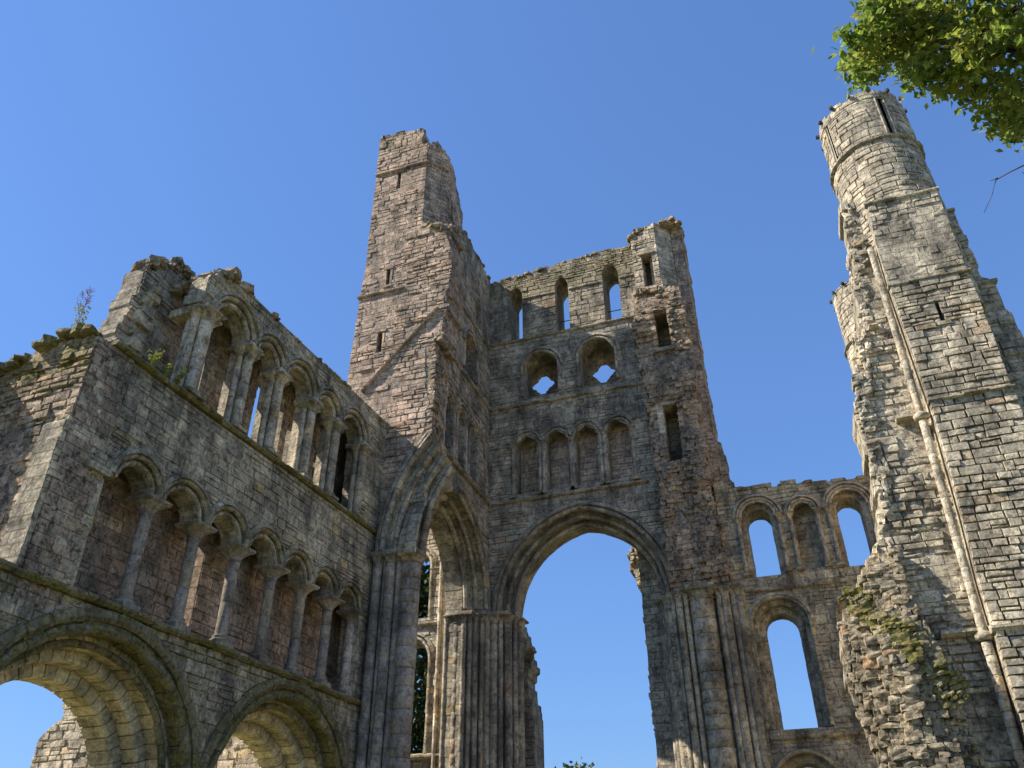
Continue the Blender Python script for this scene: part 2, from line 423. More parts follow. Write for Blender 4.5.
def capital(mb, F, a, z, t, r, H=.34, W=None, v=.45, h=.4, mo=.1):
    W = W or r*1.9; c = F.P(a, 0, t)
    lathe(mb, c, [(r*1.02, z-.03), (r*1.2, z), (r*1.02, z+.03)], 12, tn(v, h, mo))
    hb = H*.62; n = 12; rings = []
    for q in range(5):
        k = q/4; rr = r*1.02+(W*.95-r)*k**1.6; ring = []
        for i in range(n):
            an = 2*math.pi*i/n; cx, cy = math.cos(an), math.sin(an); sqf = 1+(.28*k)*(abs(math.sin(2*an))**1.2)
            fl = 1+.06*math.cos(an*6)*(k > .1)
            ring.append(c+F.u*cx*rr*sqf*fl+F.n*cy*rr*sqf*fl+Vector((0, 0, z+.03+hb*k)))
        rings.append(ring)
    prism(mb, rings, tn(v, h, mo), 0, False)
    z1 = z+.03+hb; W2 = W*1.12
    def sq(w_, zz): return [c+F.u*x*w_+F.n*y*w_+Vector((0, 0, zz)) for x, y in ((-1, -1), (1, -1), (1, 1), (-1, 1))]
    prism(mb, [sq(W*.95, z1), sq(W2, z1+H*.14), sq(W2, z+H)], tn(v, h, mo+.15), 0)
def base(mb, F, a, z, t, r, H=.28, v=.4, mo=.2):
    c = F.P(a, 0, t)
    W = r*1.75
    prism(mb, [[c+F.u*x*W+F.n*y*W+Vector((0, 0, zz)) for x, y in ((-1, -1), (1, -1), (1, 1), (-1, 1))] for zz in (z, z+H*.45)], tn(v, .4, mo))
    lathe(mb, c, [(r*1.65, z+H*.45), (r*1.72, z+H*.56), (r*1.6, z+H*.66), (r*1.28, z+H*.72), (r*1.22, z+H*.8), (r*1.38, z+H*.88), (r*1.3, z+H*.96), (r, z+H)], 14, tn(v, .4, mo))
def column(F, a, t, r, z0, z1, parent, mats=None, H=.34, B=.28, W=None, v=.5, h=.4, name='column', mo=.1):
    mats = mats or SHAFT
    mb = MB(); shaft(mb, F.P(a, 0, t), r, z0+B, z1, v=v, h=h); o = mb.build(name, mats, parent)
    mb = MB(); capital(mb, F, a, z1, t, r, H, W, mo=mo); mb.build('capital', mats, o)
    if B: mb = MB(); base(mb, F, a, z0, t, r, B); mb.build('base', mats, o)
    return o
def caprubble(mb, F, pts, tdep, size=(.12, .3), dens=9, mo=.3, v=.45, lift=.0, hh=(.06, .13)):
    """loose broken stones along the top of a wall; pts = (a,z) polyline"""
    for i in range(len(pts)-1):
        (a0, z0), (a1, z1) = pts[i], pts[i+1]; L = math.hypot(a1-a0, z1-z0)
        for k in range(int(L*dens*abs(tdep[1]-tdep[0])/1.0)+2):
            u = rng.random(); a, z = a0+(a1-a0)*u, z0+(z1-z0)*u; t = rng.uniform(*tdep); s = rng.uniform(*size); s2 = rng.uniform(*size)
            an = rng.uniform(0, 3.14); U, N = F.P(1, 0, 0)-F.P(0, 0, 0), F.P(a, 0, 1)-F.P(a, 0, 0); U.normalize()
            if isinstance(F, Polar): U = (F.P(a+.01, 0, 0)-F.P(a, 0, 0)).normalized()
            e1 = U*math.cos(an)+N*math.sin(an); e2 = N*math.cos(an)-U*math.sin(an)
            mn_ = max(0, min(1, mo+rng.uniform(-.4, .4)))
            rock(mb, F.P(a, z+lift+rng.uniform(-.08, .08), t), e1*s, e2*s2, Vector((0, 0, rng.uniform(*hh))), tn(v, .5, mn_))
def rubble_parts(name, mats, parent, *calls):
    for c_ in calls:
        k = c_[3] if len(c_) > 3 else {}; mb = MB(); caprubble(mb, c_[0], c_[1], c_[2], **k); mb.build(name, mats, parent)
def slit(mb, F, a0, a1, z0, z1, d=.0):
    """dark narrow window recess lining is just the wall reveal; frame stones round it"""
    for x0, x1 in ((a0-.09, a0), (a1, a1+.09)): box(mb, F, x0, x1, z0-.02, z1+.02, -.12, -.002, tn(.5), .008)
    box(mb, F, a0-.14, a1+.14, z1, z1+.12, -.12, .025, tn(.5), .008); box(mb, F, a0-.12, a1+.12, z0-.1, z0, -.12, .03, tn(.5), .008)
sqh = lambda a0, a1, z0, z1: [(a0, z0), (a1, z0), (a1, z1), (a0, z1)]

ray = lambda px, py: (fw+rt*((px-512)/811.33)-up*((py-384)/811.33)).normalized()
def at(px, py, d): return CAM+ray(px, py)*d
# ------------------------------------------------------------------ ground
mb = MB(); S = 900; N_ = 24
for i in range(N_):
    for j in range(N_):
        x0, x1, y0, y1 = [-S+2*S*k/N_ for k in (i, i+1, j, j+1)]
        mb.face([(x0, y0, 0), (x1, y0, 0), (x1, y1, 0), (x0, y1, 0)])
tag(mb.build('ground', M_GRASS), 'mown grass on the floor of the ruined abbey', None, None, 'structure')

# ================================================================== NAVE WALL (left)
an = R(2.32); dN = Vector((math.sin(an), math.cos(an), 0)); nN = Vector((math.cos(an), -math.sin(an), 0))
p0 = Vector((-12.4, 22.47, 0))
FN = Frame(p0, -dN, nN)
nave = thing('arcade_wall', 'long ruined nave wall with big round arches below and two rows of small arches above', 'ruined wall', tuple(FN.P(6, 0, -.9)))
ZS = 6.66
# lower storey
AB = Arch(9.65, 3.42, 2.08); AC = Arch(3.4, 3.42, 2.08)
mb = MB()
masonry(mb, FN, [(-.1, -.5), (15.6, -.5), (15.6, ZS), (-.1, ZS)], [arc_pts(AB, 1.01, 14, -.3), arc_pts(AC, 1.01, 14, -.3)], 1.9,
        h=(.24, .34), bl=(.3, .7), rough=.022, wob=.03, v=.55, mofun=lambda a, z: .55 if z > 6.35 else (.35 if abs(math.hypot(a-9.65, z-3.42)-3.2) < .25 else .05))
mb.build('lower_storey', GREY, nave)
for A in (AB, AC):
    mb = MB()
    sweep(mb, FN, A, rect(0, 1.01, -1.25, -1.88, .05), .27, v=.68, h=.6, zb=-.3, gap=.03, dv=.25, jit=.005)
    sweep(mb, FN, A, rect(.26, 1.01, -.82, -1.235, .05), .29, v=.68, h=.6, zb=-.3, gap=.03, dv=.25, jit=.005)
    sweep(mb, FN, A, rect(.5, 1.01, -.42, -.805, .05), .32, v=.5, h=.5, zb=-.3, mo=.1, gap=.026, dv=.25, jit=.005)
    for q0, qa, qb in ((.03, -1.28, -1.86), (.3, -.85, -1.22), (.53, -.45, -.79)): sweep(mb, FN, A, rect(q0, 1.0, qa, qb), .3, v=.3, zb=-.3, gap=0, jit=0)
    o = mb.build('arch', ARCH, nave)
    mb = MB()
    sweep(mb, FN, A, rect(.72, 1.01, .0, -.41, .04), .4, v=.3, h=.4, zb=-.3, mo=.75, jit=.03, gap=.015)
    sweep(mb, FN, A, circ(.78, -.03, .11), .4, v=.3, h=.4, zb=-.3, mo=.7, jit=.02)
    sweep(mb, FN, A, circ(.55, -.44, .08), .4, v=.35, h=.4, zb=-.3, mo=.5, jit=.015)
    sweep(mb, FN, A, [(1.01, .12), (1.17, .07), (1.17, -.06), (.93, -.06), (.93, .06)], .5, v=.35, h=.4, mo=.45, jit=.02)
    mb.build('hood_mould', MOSSY, o)
mb = MB(); run(mb, FN, -.1, 15.6, ZS, STR(.2, .17), v=.35, mo=.8, wear=.5, jit=.02); mb.build('string_course', MOSSY, nave)
# triforium
cols = [9.37, 7.80, 6.28, 4.75, 3.33, 1.95, .62]; jamb = 10.95; zc = 9.32
bays = [(10.78, cols[0])]+[(cols[i], cols[i+1]) for i in range(6)]
out = [(jamb, 6.84)]; arches = []
hole = [(.55, 6.84), (jamb, 6.84), (jamb, 9.3)]
for (a, b) in bays:
    A = Arch((a+b)/2, zc, (a-b)/2-.03); arches.append(A)
    hole += [(A.cx+A.w*math.cos(math.pi*i/12), A.zs+A.w*math.sin(math.pi*i/12)) for i in range(13)]
endE = 12.15
mb = MB()
masonry(mb, FN, [(-.1, 6.7), (endE, 6.7)]+rag([(endE, 6.75), (12.2, 9), (12.1, 10.3), (11.95, 11.95)], .04, .4, 3)+[(-.1, 12.0)], [hole], .62,
        h=(.2, .3), bl=(.28, .62), rough=.025, wob=.03, v=.52, cv=.4, mofun=lambda a, z: .3 if z > 11.6 or z < 7.0 else 0)
mb.build('middle_storey', GREY, nave)
mb = MB()
masonry(mb, FN, sqh(-.1, 12.0, 6.7, 11.9), [sqh(6.55, 7.15, 6.95, 9.9)], .75, h=(.24, .34), bl=(.3, .7), rough=.02, wob=.02, v=.55, hue=.5, t0=-1.0)
box(mb, FN, -.1, 12.0, 10.45, 11.9, -1.0, -.6, (.3, .5, 0)); box(mb, FN, -.1, .25, 6.8, 10.5, -1.0, -.6, (.4, .5, 0))
box(mb, FN, jamb+.02, 12.0, 6.75, 10.5, -1.0, -.6, (.4, .5, 0))
mb.build('passage_back_wall', ROSE, nave)
for A in arches:
    mb = MB()
    sweep(mb, FN, A, rect(-.2, .0, -.12, -.6, .03), .16, v=.5, h=.4, sub=2, gap=.006)
    sweep(mb, FN, A, circ(-.14, -.09, .06, 6), .16, v=.45, h=.4, gap=.006, mo=.15)
    sweep(mb, FN, A, circ(.0, -.0, .055, 6), .16, v=.45, h=.4, gap=.006, mo=.25)
    o = mb.build('arch', GREY, nave)
    mb = MB(); sweep(mb, FN, A, [(.05, .1), (.14, .05), (.14, -.03), (.04, -.03)], .2, v=.45, h=.4, mo=.25, gap=.006); mb.build('hood_mould', GREY, o)
for i, a in enumerate(cols):
    tt = -.28 if i < 6 else -.3
    column(FN, a, tt, .142, 6.83, 8.98, nave, H=.36, B=.32, W=.31, v=[.4, .35, .6, .5, .45, .42, .7][i], h=[.7, .7, .2, .9, .7, .6, .2][i])
mb = MB(); box(mb, FN, jamb-.06, jamb+.5, 9.16, 9.32, -.7, .09, tn(.5), .012); run(mb, FN, jamb-.06, jamb+.42, 9.2, STR(.1, .1))
for k in range(9): box(mb, FN, jamb-.05, jamb+.02, 6.84+k*.255, 6.84+k*.255+.25, -.62, -.01, tn(.55), .006)
mb.build('impost', GREY, nave)
# broken east end of the wall, facing the camera
FE_ = Frame(FN.P(12.1, 0, 0), -nN, -dN)
pe = [(.0, 6.2), (5.0, 6.2)]+rag([(5.0, 11.2), (3.6, 11.4), (2.6, 11.55), (1.9, 12.0), (1.2, 12.25), (.6, 12.15), (0, 12.0)], .06, .2, 5)
mb = MB(); masonry(mb, FE_, pe, [], 1.05, h=(.12, .24), bl=(.2, .5), rough=.07, wob=.07, v=.6, hue=.5, mofun=lambda a, z: .9 if z > 11.3 else (.25 if z > 10.8 else 0))
mb.build('broken_end', RUBB, nave)
FE2 = Frame(FN.P(12.95, 0, -2.85), -nN, -dN)  # wall stub added off to the left, shaped to throw shade on the broken end
mb = MB(); masonry(mb, FE2, [(0, 6.0), (3.4, 6.0), (3.4, 12.2)]+rag([(3.2, 12.2), (.2, 12.0), (.0, 11.6), (.05, 9.0), (-.08, 7.6), (0, 6.0)], .12, .3, 8), [], 1.3, rough=.06, h=(.14, .26), bl=(.2, .5), v=.4)
mb.build('shadow_stub', RUBB, nave)
rubble_parts('mossy_rubble', MOSSY, nave, (FE_, [(3.6, 11.45), (2.4, 11.75), (1.6, 12.1), (.8, 12.25), (.1, 12.1)], (-1.0, .1), dict(size=(.08, .2), dens=44, mo=.95, v=.5, hh=(.03, .08))),
             (FE2, [(3.2, 12.2), (.3, 12.0)], (-.9, .1), dict(size=(.08, .2), dens=16, mo=.8, hh=(.03, .08))))
# cornice
mb = MB(); run(mb, FN, .1, 11.7, 12.0, STR(.16, .14), mo=.75, v=.4, wear=.4, jit=.018); mb.build('cornice', MOSSY, nave)
# clerestory
ccol = [9.2, 7.42, 6.0, 4.32, 2.92, 1.28]; zk = 14.78
hole = [(ccol[-1], 12.2), (ccol[0]-.02, 12.2)]; carch = []
for i in range(5):
    a, b = ccol[i], ccol[i+1]; A = Arch((a+b)/2, zk, (a-b)/2-.04, (a-b)/2*1.02); carch.append(A)
    hole += [(A.cx+A.w*math.cos(math.pi*k/12), A.zs+A.w*math.sin(math.pi*k/12)) for k in range(13)]
top = rag([(9.55, 15.0), (9.5, 15.6), (8.9, 16.2), (8.3, 16.32)], .06, .25, 4)+[(6, 16.3), (3, 16.34), (-.1, 16.36)]
mb = MB(); masonry(mb, FN, [(-.1, 12.12), (9.0, 12.12), (9.35, 12.2), (9.35, 14.7)]+top, [hole], .6, h=(.18, .26), bl=(.24, .55), rough=.025, v=.48, mofun=lambda a, z: .35 if z > 16 else 0)
mb.build('clerestory_wall', GREY, nave)
for A in carch:
    mb = MB()
    sweep(mb, FN, A, rect(-.2, .0, -.14, -.58, .03), .18, v=.45, gap=.006)
    sweep(mb, FN, A, circ(-.16, -.1, .065, 6), .18, v=.5, h=.3, gap=.006)
    sweep(mb, FN, A, circ(.0, .0, .06, 6), .18, v=.5, h=.3, gap=.006, mo=.1)
    o = mb.build('arch', GREY, nave)
    mb = MB(); sweep(mb, FN, A, [(.07, .12), (.17, .06), (.17, -.03), (.06, -.03)], .22, v=.45, gap=.006, mo=.2); mb.build('hood_mould', GREY, o)
for i, a in enumerate(ccol):
    r0 = .17 if i == 0 else .14
    mb = MB(); shaft(mb, FN.P(a, 0, -.1), r0, 12.3, 14.42, (.3, .6), v=.52, h=.3)
    for sd in (-1, 1): shaft(mb, FN.P(a+sd*r0*1.45, 0, -.24), r0*.62, 12.3, 14.42, (.3, .6), v=.5, h=.3)
    z = 12.12
    while z < 14.5:
        z2 = z+rng.uniform(.22, .34); box(mb, FN, a-.2, a+.2, z+.005, min(z2, 14.6), -.58, -.2, tn(.55), .008); z = z2
    o = mb.build('pier', PALE if i < 5 else GREY, nave)
    mb = MB(); capital(mb, FN, a, 14.40, -.1, r0, .28, r0*1.75)
    for sd in (-1, 1): capital(mb, FN, a+sd*r0*1.45, 14.40, -.24, r0*.62, .28, r0*1.2)
    box(mb, FN, a-.3, a+.3, 14.66, 14.82, -.6, .1, tn(.5), .01); mb.build('capital', GREY, o)
    mb = MB(); base(mb, FN, a, 12.12, -.1, r0, .2)
    for sd in (-1, 1): base(mb, FN, a+sd*r0*1.45, 12.12, -.24, r0*.62, .2)
    mb.build('base', GREY, o)
# back wall of the clerestory passage
HB = [(8.07, 14.7, .3), (6.65, 14.7, .3), (3.57, 14.7, .3)]
hb = [arc_pts(Arch(a_, z_, w_), 0, 6, 12.3) for a_, z_, w_ in HB]+[arc_pts(Arch(4.85, 14.85, .7), 0, 6, 12.3), arc_pts(Arch(2.0, 14.3, .3), 0, 6, 12.3)]
pb = [(-.1, 12.1), (10.95, 12.1)]+rag([(10.95, 12.1), (10.75, 13.3), (10.45, 15.6), (10.15, 16.0), (9.75, 16.45), (9.4, 16.55), (8.9, 16.3)], .05, .3, 9)+[(-.1, 16.3)]
mb = MB(); masonry(mb, FN, pb, hb, .7, h=(.2, .3), bl=(.28, .6), rough=.03, wob=.04, v=.45, hue=.55, t0=-1.25)
box(mb, FN, 1.2, 2.8, 12.1, 15.2, -2.9, -2.8, (.2, .5, 0))
mb.build('clerestory_back_wall', DUSK, nave)
mb = MB()
a = -.1
while a < 8.9:
    b = a+rng.uniform(.5, .9); box(mb, FN, a, min(b, 9.0), 15.85, 16.3, -1.35, -.55, tn(.4, .5, .1), .01); a = b
z = 12.1
while z < 15.2:       # rough stub joining the two skins at the broken end
    z2 = z+rng.uniform(.18, .3); e = 10.55-(z-12.1)*.1+rng.uniform(-.12, .12)
    box(mb, FN, 10.0+rng.uniform(-.1, .1), min(e, 11.7), z, z2, -1.35, -1.0-rng.uniform(0, .2), tn(.45, .5, .1), .03); z = z2
box(mb, FN, 9.0, 9.6, 14.55, 14.76, -1.0, -.1, tn(.45), .02); box(mb, FN, 8.95, 9.6, 14.8, 15.1, -.6, -.02, tn(.5), .03)
box(mb, FN, 9.0, 9.5, 15.12, 15.45, -.6, .02, tn(.6, .97, .2), .03)
mb.build('passage_roof', GREY, nave)
rubble_parts('wall_top_rubble', RUBB, nave, (FN, [(10.45, 15.75), (10.1, 16.1), (9.6, 16.45), (8.9, 16.4)], (-1.7, -1.2), dict(size=(.08, .2), dens=34, mo=.35, v=.4)),
             (FN, [(9.5, 15.6), (8.9, 16.25), (8.0, 16.36)], (-1.2, .02), dict(size=(.08, .2), dens=26, mo=.4, v=.45)), (FN, [(8.0, 16.3), (-.1, 16.33)], (-1.6, -.05), dict(size=(.07, .18), dens=16, mo=.3, v=.4, lift=-.02, hh=(.03, .07))))

# ================================================================== CROSSING TOWER
tower = thing('crossing_tower', 'tall broken crossing tower with a sunlit pinkish corner turret and a great pointed arch', 'ruined tower', (-7, 26, 0))
FX = Frame((0, 22.47, 0), (1, 0, 0), (0, -1, 0))       # east face
FS = Frame((-10.78, 0, 0), (0, 1, 0), (1, 0, 0))       # inner face of the south side
FWt = Frame((0, 28.56, 0), (1, 0, 0), (0, -1, 0))      # inner face of the west side
# east face of the corner turret
east_l = [(-14.3, 0), (-14.3, 19.5), (-14.22, 22.57)]
east_l2 = [(-14.12, 22.62), (-14.1, 25), (-14.16, 27), (-14.08, 29.6)]
slits = [(-13.17, -12.97, 19.6, 20.6), (-13.06, -12.9, 22.95, 23.8), (-13.0, -12.86, 28.5, 29.55)]
right = [(-10.95, 15.7), (-10.8, 17.0), (-11.05, 18.2), (-11.0, 19.4), (-10.35, 20.6), (-10.3, 21.6), (-10.18, 22.7), (-10.35, 24.5), (-10.65, 25.5), (-10.95, 25.85)]
poly = [(-14.3, 0), (-12.35, 0), (-12.35, 11.0), (-11.95, 14.0), (-11.4, 15.3), (-10.95, 15.65)]+rag(right, .12, .32, 11)+[(-11.5, 25.9)]+[(-14.14, 25.9), (-14.1, 24.5), (-14.2, 22.6), (-14.3, 19.5)]
mb = MB(); masonry(mb, FX, poly, [sqh(*s) for s in slits[:2]], 1.5, h=(.16, .27), bl=(.24, .62), rough=.05, wob=.06, v=.58)
mb.build('east_face', PINK, tower)
# end of the torn east wall
mb = MB(); masonry(mb, FS, [(22.5, 15.6), (24.0, 15.6), (24.0, 26.6)]+rag([(23.9, 26.7), (23.4, 26.2), (22.5, 25.8)], .1, .3, 3), [], .4, h=(.14, .26), bl=(.16, .4), rough=.1, wob=.12, rubble=True, v=.38, tfun=lambda a, z: (0 if z < 19.5 else .28)-.1*(a-22.5))
mb.build('torn_edge', RUBB, tower)
# upper turret: faceted
ft = [((-14.12, 22.47), (-11.6, 22.47)), ((-11.6, 22.47), (-10.9, 23.3)), ((-10.9, 23.3), (-10.9, 25.1)), ((-10.9, 25.1), (-14.12, 25.1)), ((-14.12, 25.1), (-14.12, 22.47))]
tops = [[(2.52, 30.7), (2.5, 31.0), (2.25, 31.0), (2.22, 32.0), (1.6, 32.15), (.2, 32.35), (0, 32.2)], [(1.08, 30.7), (.5, 31.45), (0, 31.0)], [(1.8, 28.8), (.9, 30.0), (0, 30.7)], [(3.2, 31.6), (1.2, 30.5), (0, 28.6)], [(2.2, 32.2), (0, 31.8)]]
for i, ((x0, y0), (x1, y1)) in enumerate(ft):
    u = Vector((x1-x0, y1-y0, 0)); L = u.length; n = Vector((u.y, -u.x, 0))
    F = Frame((x0, y0, 0), u, n)
    hl = [sqh(1.12, 1.27, 28.5, 29.55)] if i == 0 else ([sqh(.5, .66, 27.2, 28.4)] if i == 2 else [])
    mb = MB(); masonry(mb, F, [(0, 25.9), (L, 25.9)]+rag(tops[i], .06, .25, 20+i), hl, .7 if i != 1 else .5, h=(.17, .26), bl=(.24, .55), rough=.035, wob=.04, v=.56, mofun=lambda a, z: .2 if z > 31 else 0)
    if i == 0:
        run(mb, F, 0, L+.05, 29.62, STR(.09, .12)); 
    if i == 1: run(mb, F, 0, L, 29.62, STR(.09, .12))
    mb.build('turret_facet', PINK, tower)
for q in slits[:2]: mb = MB(); slit(mb, FX, *q); mb.build('window_frame', PINK, tower)
runs('ledge', PINK, tower, (FX, -14.28, -12.2, 22.55, STR(.1, .12), dict(wear=.4)))
runs('roof_crease', PINK, tower, (FX, -13.6, -10.65, 17.95, [(-.05, -.06), (.1, -.06), (.12, .0), (.03, .07), (-.05, .07)], dict(L=(.4, .8), dz=3.2, jit=.008)))
rubble_parts('wall_top_rubble', RUBB, tower, (FX, [(-14.05, 32.2), (-12.0, 32.0)], (-1.2, 0), dict(size=(.1, .2), dens=12, mo=.3)), (FX, [(-11.7, 30.8), (-11.2, 30.2)], (-1.6, -.2), dict(size=(.1, .2), dens=8)),
             (FX, [(-11.4, 25.85), (-10.4, 25.2)], (-1.4, .05), dict(size=(.1, .22), dens=16, mo=.2)))
# dark lining behind slits
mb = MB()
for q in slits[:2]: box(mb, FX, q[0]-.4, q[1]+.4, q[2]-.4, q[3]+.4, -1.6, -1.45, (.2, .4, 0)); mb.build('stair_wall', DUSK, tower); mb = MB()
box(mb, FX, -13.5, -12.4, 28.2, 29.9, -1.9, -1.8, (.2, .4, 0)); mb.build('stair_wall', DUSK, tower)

# springer of the lost east arch
AE = Arch(-7.05, 11.35, 3.85, 4.77)
mb = MB()
um = .52
for r0, r1, tf_, u0 in ((1.1, 1.42, .26, um), (.74, 1.09, .04, um*.98), (.38, .73, -.16, um*.96), (.0, .37, -.36, um*.92)):
    sweep(mb, FX, AE, rect(r0, r1, tf_, -.62, .06), .42, v=.5, umax=u0, sides=(-1,), gap=.016)
    sweep(mb, FX, AE, circ(r0+.05, tf_+.01, .085), .42, v=.55, umax=u0, sides=(-1,), gap=.016)
    sweep(mb, FX, AE, circ(r0+.22, tf_-.0, .05), .42, v=.5, umax=u0, sides=(-1,), gap=.016)
mb.build('arch_springer', DUSK, tower)
mb = MB(); masonry(mb, FS, rag([(22.5, 14.6), (23.9, 14.6)], 0, 2)+[(24.0, 15.55), (22.45, 15.55)], [], .5, rough=.04, v=.4); mb.build('springer_backing', GREY, tower)

# south side
AS = Arch(25.25, 11.1, 2.65, 3.0)
trS = [Arch(24.25, 17.95, .36), Arch(25.5, 17.95, .36), Arch(26.75, 17.95, .36)]
rdS = Arch(26.2, 21.75, .66); lnS = Arch(27.1, 24.6, .34, .6)
asp = [q for q in arc_pts(AS, .6, 16, -.5) if q[0] >= 22.55]
hs = [arc_pts(a, .0, 6, 15.8) for a in trS]+[arc_pts(rdS, .0, 8, 20.3), arc_pts(lnS, 0, 6, 23.3)]
ps = [(28.56, -.5), (28.56, 27.35)]+rag([(28.5, 27.35), (26.6, 27.5), (25.2, 27.6), (24.3, 27.1), (24.0, 26.6)], .09, .3, 6)+[(24.0, 15.6), (22.5, 15.6), (22.5, asp[-1][1]-.2)]+asp[::-1]
mb = MB(); masonry(mb, FS, ps, hs, 1.5, h=(.2, .3), bl=(.28, .62), rough=.03, wob=.05, v=.47, mofun=lambda a, z: .1 if z > 26.8 else 0)
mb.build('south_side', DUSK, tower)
# west side
AW = Arch(-7.02, 11.0, 2.85, 3.34)
trW = [Arch(x, 17.98, .46) for x in (-9.12, -7.80, -6.55, -5.22)]
rdW = [Arch(-8.42, 21.75, .8, .82), Arch(-5.85, 21.85, .8, .86)]
lnW = [Arch(-9.52, 26.15, .32, .45), Arch(-7.26, 26.15, .31, .5), Arch(-4.93, 26.2, .37, .55)]
hw = [arc_pts(AW, .6, 14, -.3)]+[arc_pts(a, .0, 6, 15.78) for a in trW]+[arc_pts(a, 0, 10, 20.3) for a in rdW]+[arc_pts(a, 0, 6, 23.55) for a in lnW]
pw = [(-12.4, -.5), (-3.7, -.5), (-3.7, 27.6)]+rag([(-3.75, 27.65), (-5.8, 27.65), (-8.1, 27.45), (-10.55, 27.25), (-12.4, 27.25)], .08, .25, 12)
mb = MB(); masonry(mb, FWt, pw, hw, 1.5, h=(.2, .3), bl=(.28, .64), rough=.032, wob=.05, v=.5, mofun=lambda a, z: .4 if z > 25.9 else (.1 if z > 23.5 else 0))
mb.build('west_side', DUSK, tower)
rubble_parts('wall_top_rubble', RUBB, tower, (FWt, [(-10.7, 27.2), (-8.1, 27.4), (-5.8, 27.6), (-3.8, 27.55)], (-1.3, -.02), dict(size=(.06, .16), dens=26, mo=.5, hh=(.03, .08))), (FS, [(24.1, 26.9), (25.2, 27.6), (28.5, 27.35)], (-1.4, -.02), dict(size=(.08, .18), dens=18, mo=.2, hh=(.03, .09))))
# big arches
def bigarch(F, A, offs, label=None, hoodv=.42, mats=DUSK, zb=None):
    mb = MB(); n = len(offs)
    for i, (r0, t0) in enumerate(offs):
        t1 = offs[i+1][1] if i+1 < n else offs[-1][2] if len(offs[-1]) > 2 else t0-.5
        sweep(mb, F, A, rect(r0, offs[-1][3] if False else RO, t0, t1+.004, .07), .36, v=.48, h=.5, zb=zb)
    return mb
for F, A, RO, TB, nm in ((FWt, AW, .6, -1.5, 'w'), (FS, AS, .6, -1.5, 's')):
    mb = MB(); st = [(.0, -.7, TB+.02), (.2, -.36, -.69), (.42, -.0, -.35)]
    for r0, ta, tb in st:
        sweep(mb, F, A, rect(r0, RO, ta, tb, .08), .36, v=.5, h=.55, zb=-.3, sides=(1, -1) if nm == 'w' else (1,), gap=.016)
        sweep(mb, F, A, rect(r0+.03, RO-.01, ta-.03, tb+.01), .36, v=.3, zb=-.3, sides=(1, -1) if nm == 'w' else (1,), gap=0, jit=0)
        if nm == 's': sweep(mb, F, A, rect(r0, min(RO, r0+.2), ta, tb, .06), .36, v=.5, h=.55, sides=(-1,), gap=.016)
    for r0, ta in ((.03, -.66), (.22, -.32), (.45, .02)): sweep(mb, F, A, circ(r0, ta, .085), .4, v=.46, h=.4, sides=(1, -1) if nm == 'w' else (1,))
    o = mb.build('arch', DUSK if nm == 'w' else GREY, tower)
    mb = MB(); sweep(mb, F, A, [(RO-.02, .16), (RO+.12, .08), (RO+.12, -.04), (RO-.06, -.04)], .45, v=.42, sides=(1, -1) if nm == 'w' else (1,)); mb.build('hood_mould', DUSK, o)
# triforium rows
for F, L_, edge in ((FWt, trW, None), (FS, trS, None)):
    for A in L_:
        mb = MB(); sweep(mb, F, A, circ(.03, .0, .05, 6), .15, v=.5, gap=.005); sweep(mb, F, A, rect(.0, .09, .03, -.1), .15, v=.5, gap=.005)
        sweep(mb, F, A, [(.15, .08), (.24, .04), (.24, -.03), (.14, -.03)], .2, v=.45, gap=.005)
        o = mb.build('arch', DUSK, tower)
        mb = MB(); masonry(mb, F, sqh(A.cx-A.w-.1, A.cx+A.w+.1, 15.6, 18.5), [], .3, h=(.25, .33), bl=(.3, .6), rough=.015, wob=.01, v=.75, t0=-.62); mb.build('blocking', ROSE, o)
    xs = sorted({round(A.cx+sd*(A.w+.12), 2) for A in L_ for sd in (-1, 1)})
    for x in xs: column(F, x, .0, .07, 15.62, 17.8, tower, DUSK, .22, .16, .13)
    mb = MB(); run(mb, F, L_[0].cx-.8, L_[-1].cx+.75, 17.98, STR(.08, .1), (.4, .6)) if False else None
for F, L_, W in ((FWt, rdW, .8), (FS, [rdS], .66)):
    for A in L_:
        mb = MB(); sweep(mb, F, A, circ(.05, .02, .065, 6), .22, v=.5, zb=20.4); sweep(mb, F, A, [(.16, .1), (.28, .05), (.28, -.03), (.14, -.03)], .26, v=.5)
        sweep(mb, F, A, rect(.0, .14, .02, -.1), .22, v=.5, zb=20.4)
        o = mb.build('arch', DUSK, tower)
        if F is FWt:
            cx, cz = (-8.66 if A is rdW[0] else -5.84), 21.68
            q = [(cx+.5*math.cos(t)*(1+.16*abs(math.sin(2*t))-.0), cz+.5*math.sin(t)*(1-.12*abs(math.sin(2*t)))) for t in [2*math.pi*k/24 for k in range(24)]]
            q = []
            for k in range(4):
                c0 = math.pi/2*k
                for e in (-.5, -.2, .2, .5):
                    rr = .57 if abs(e) < .3 else .49; q.append((cx+rr*math.cos(c0+e), cz+rr*math.sin(c0+e)))
                q.append((cx+.42*math.cos(c0+math.pi/4), cz+.42*math.sin(c0+math.pi/4)))
            mb = MB(); masonry(mb, F, sqh(A.cx-A.w-.05, A.cx+A.w+.05, 20.3, 22.75), [q], .35, rough=.02, wob=.01, v=.45, t0=-1.15, h=(.3, .4)); mb.build('quatrefoil_panel', ROSE, o)
        else:
            mb = MB(); masonry(mb, F, sqh(A.cx-A.w-.05, A.cx+A.w+.05, 20.3, 22.75), [], .3, rough=.02, v=.5, t0=-.8); mb.build('blocking', ROSE, o)
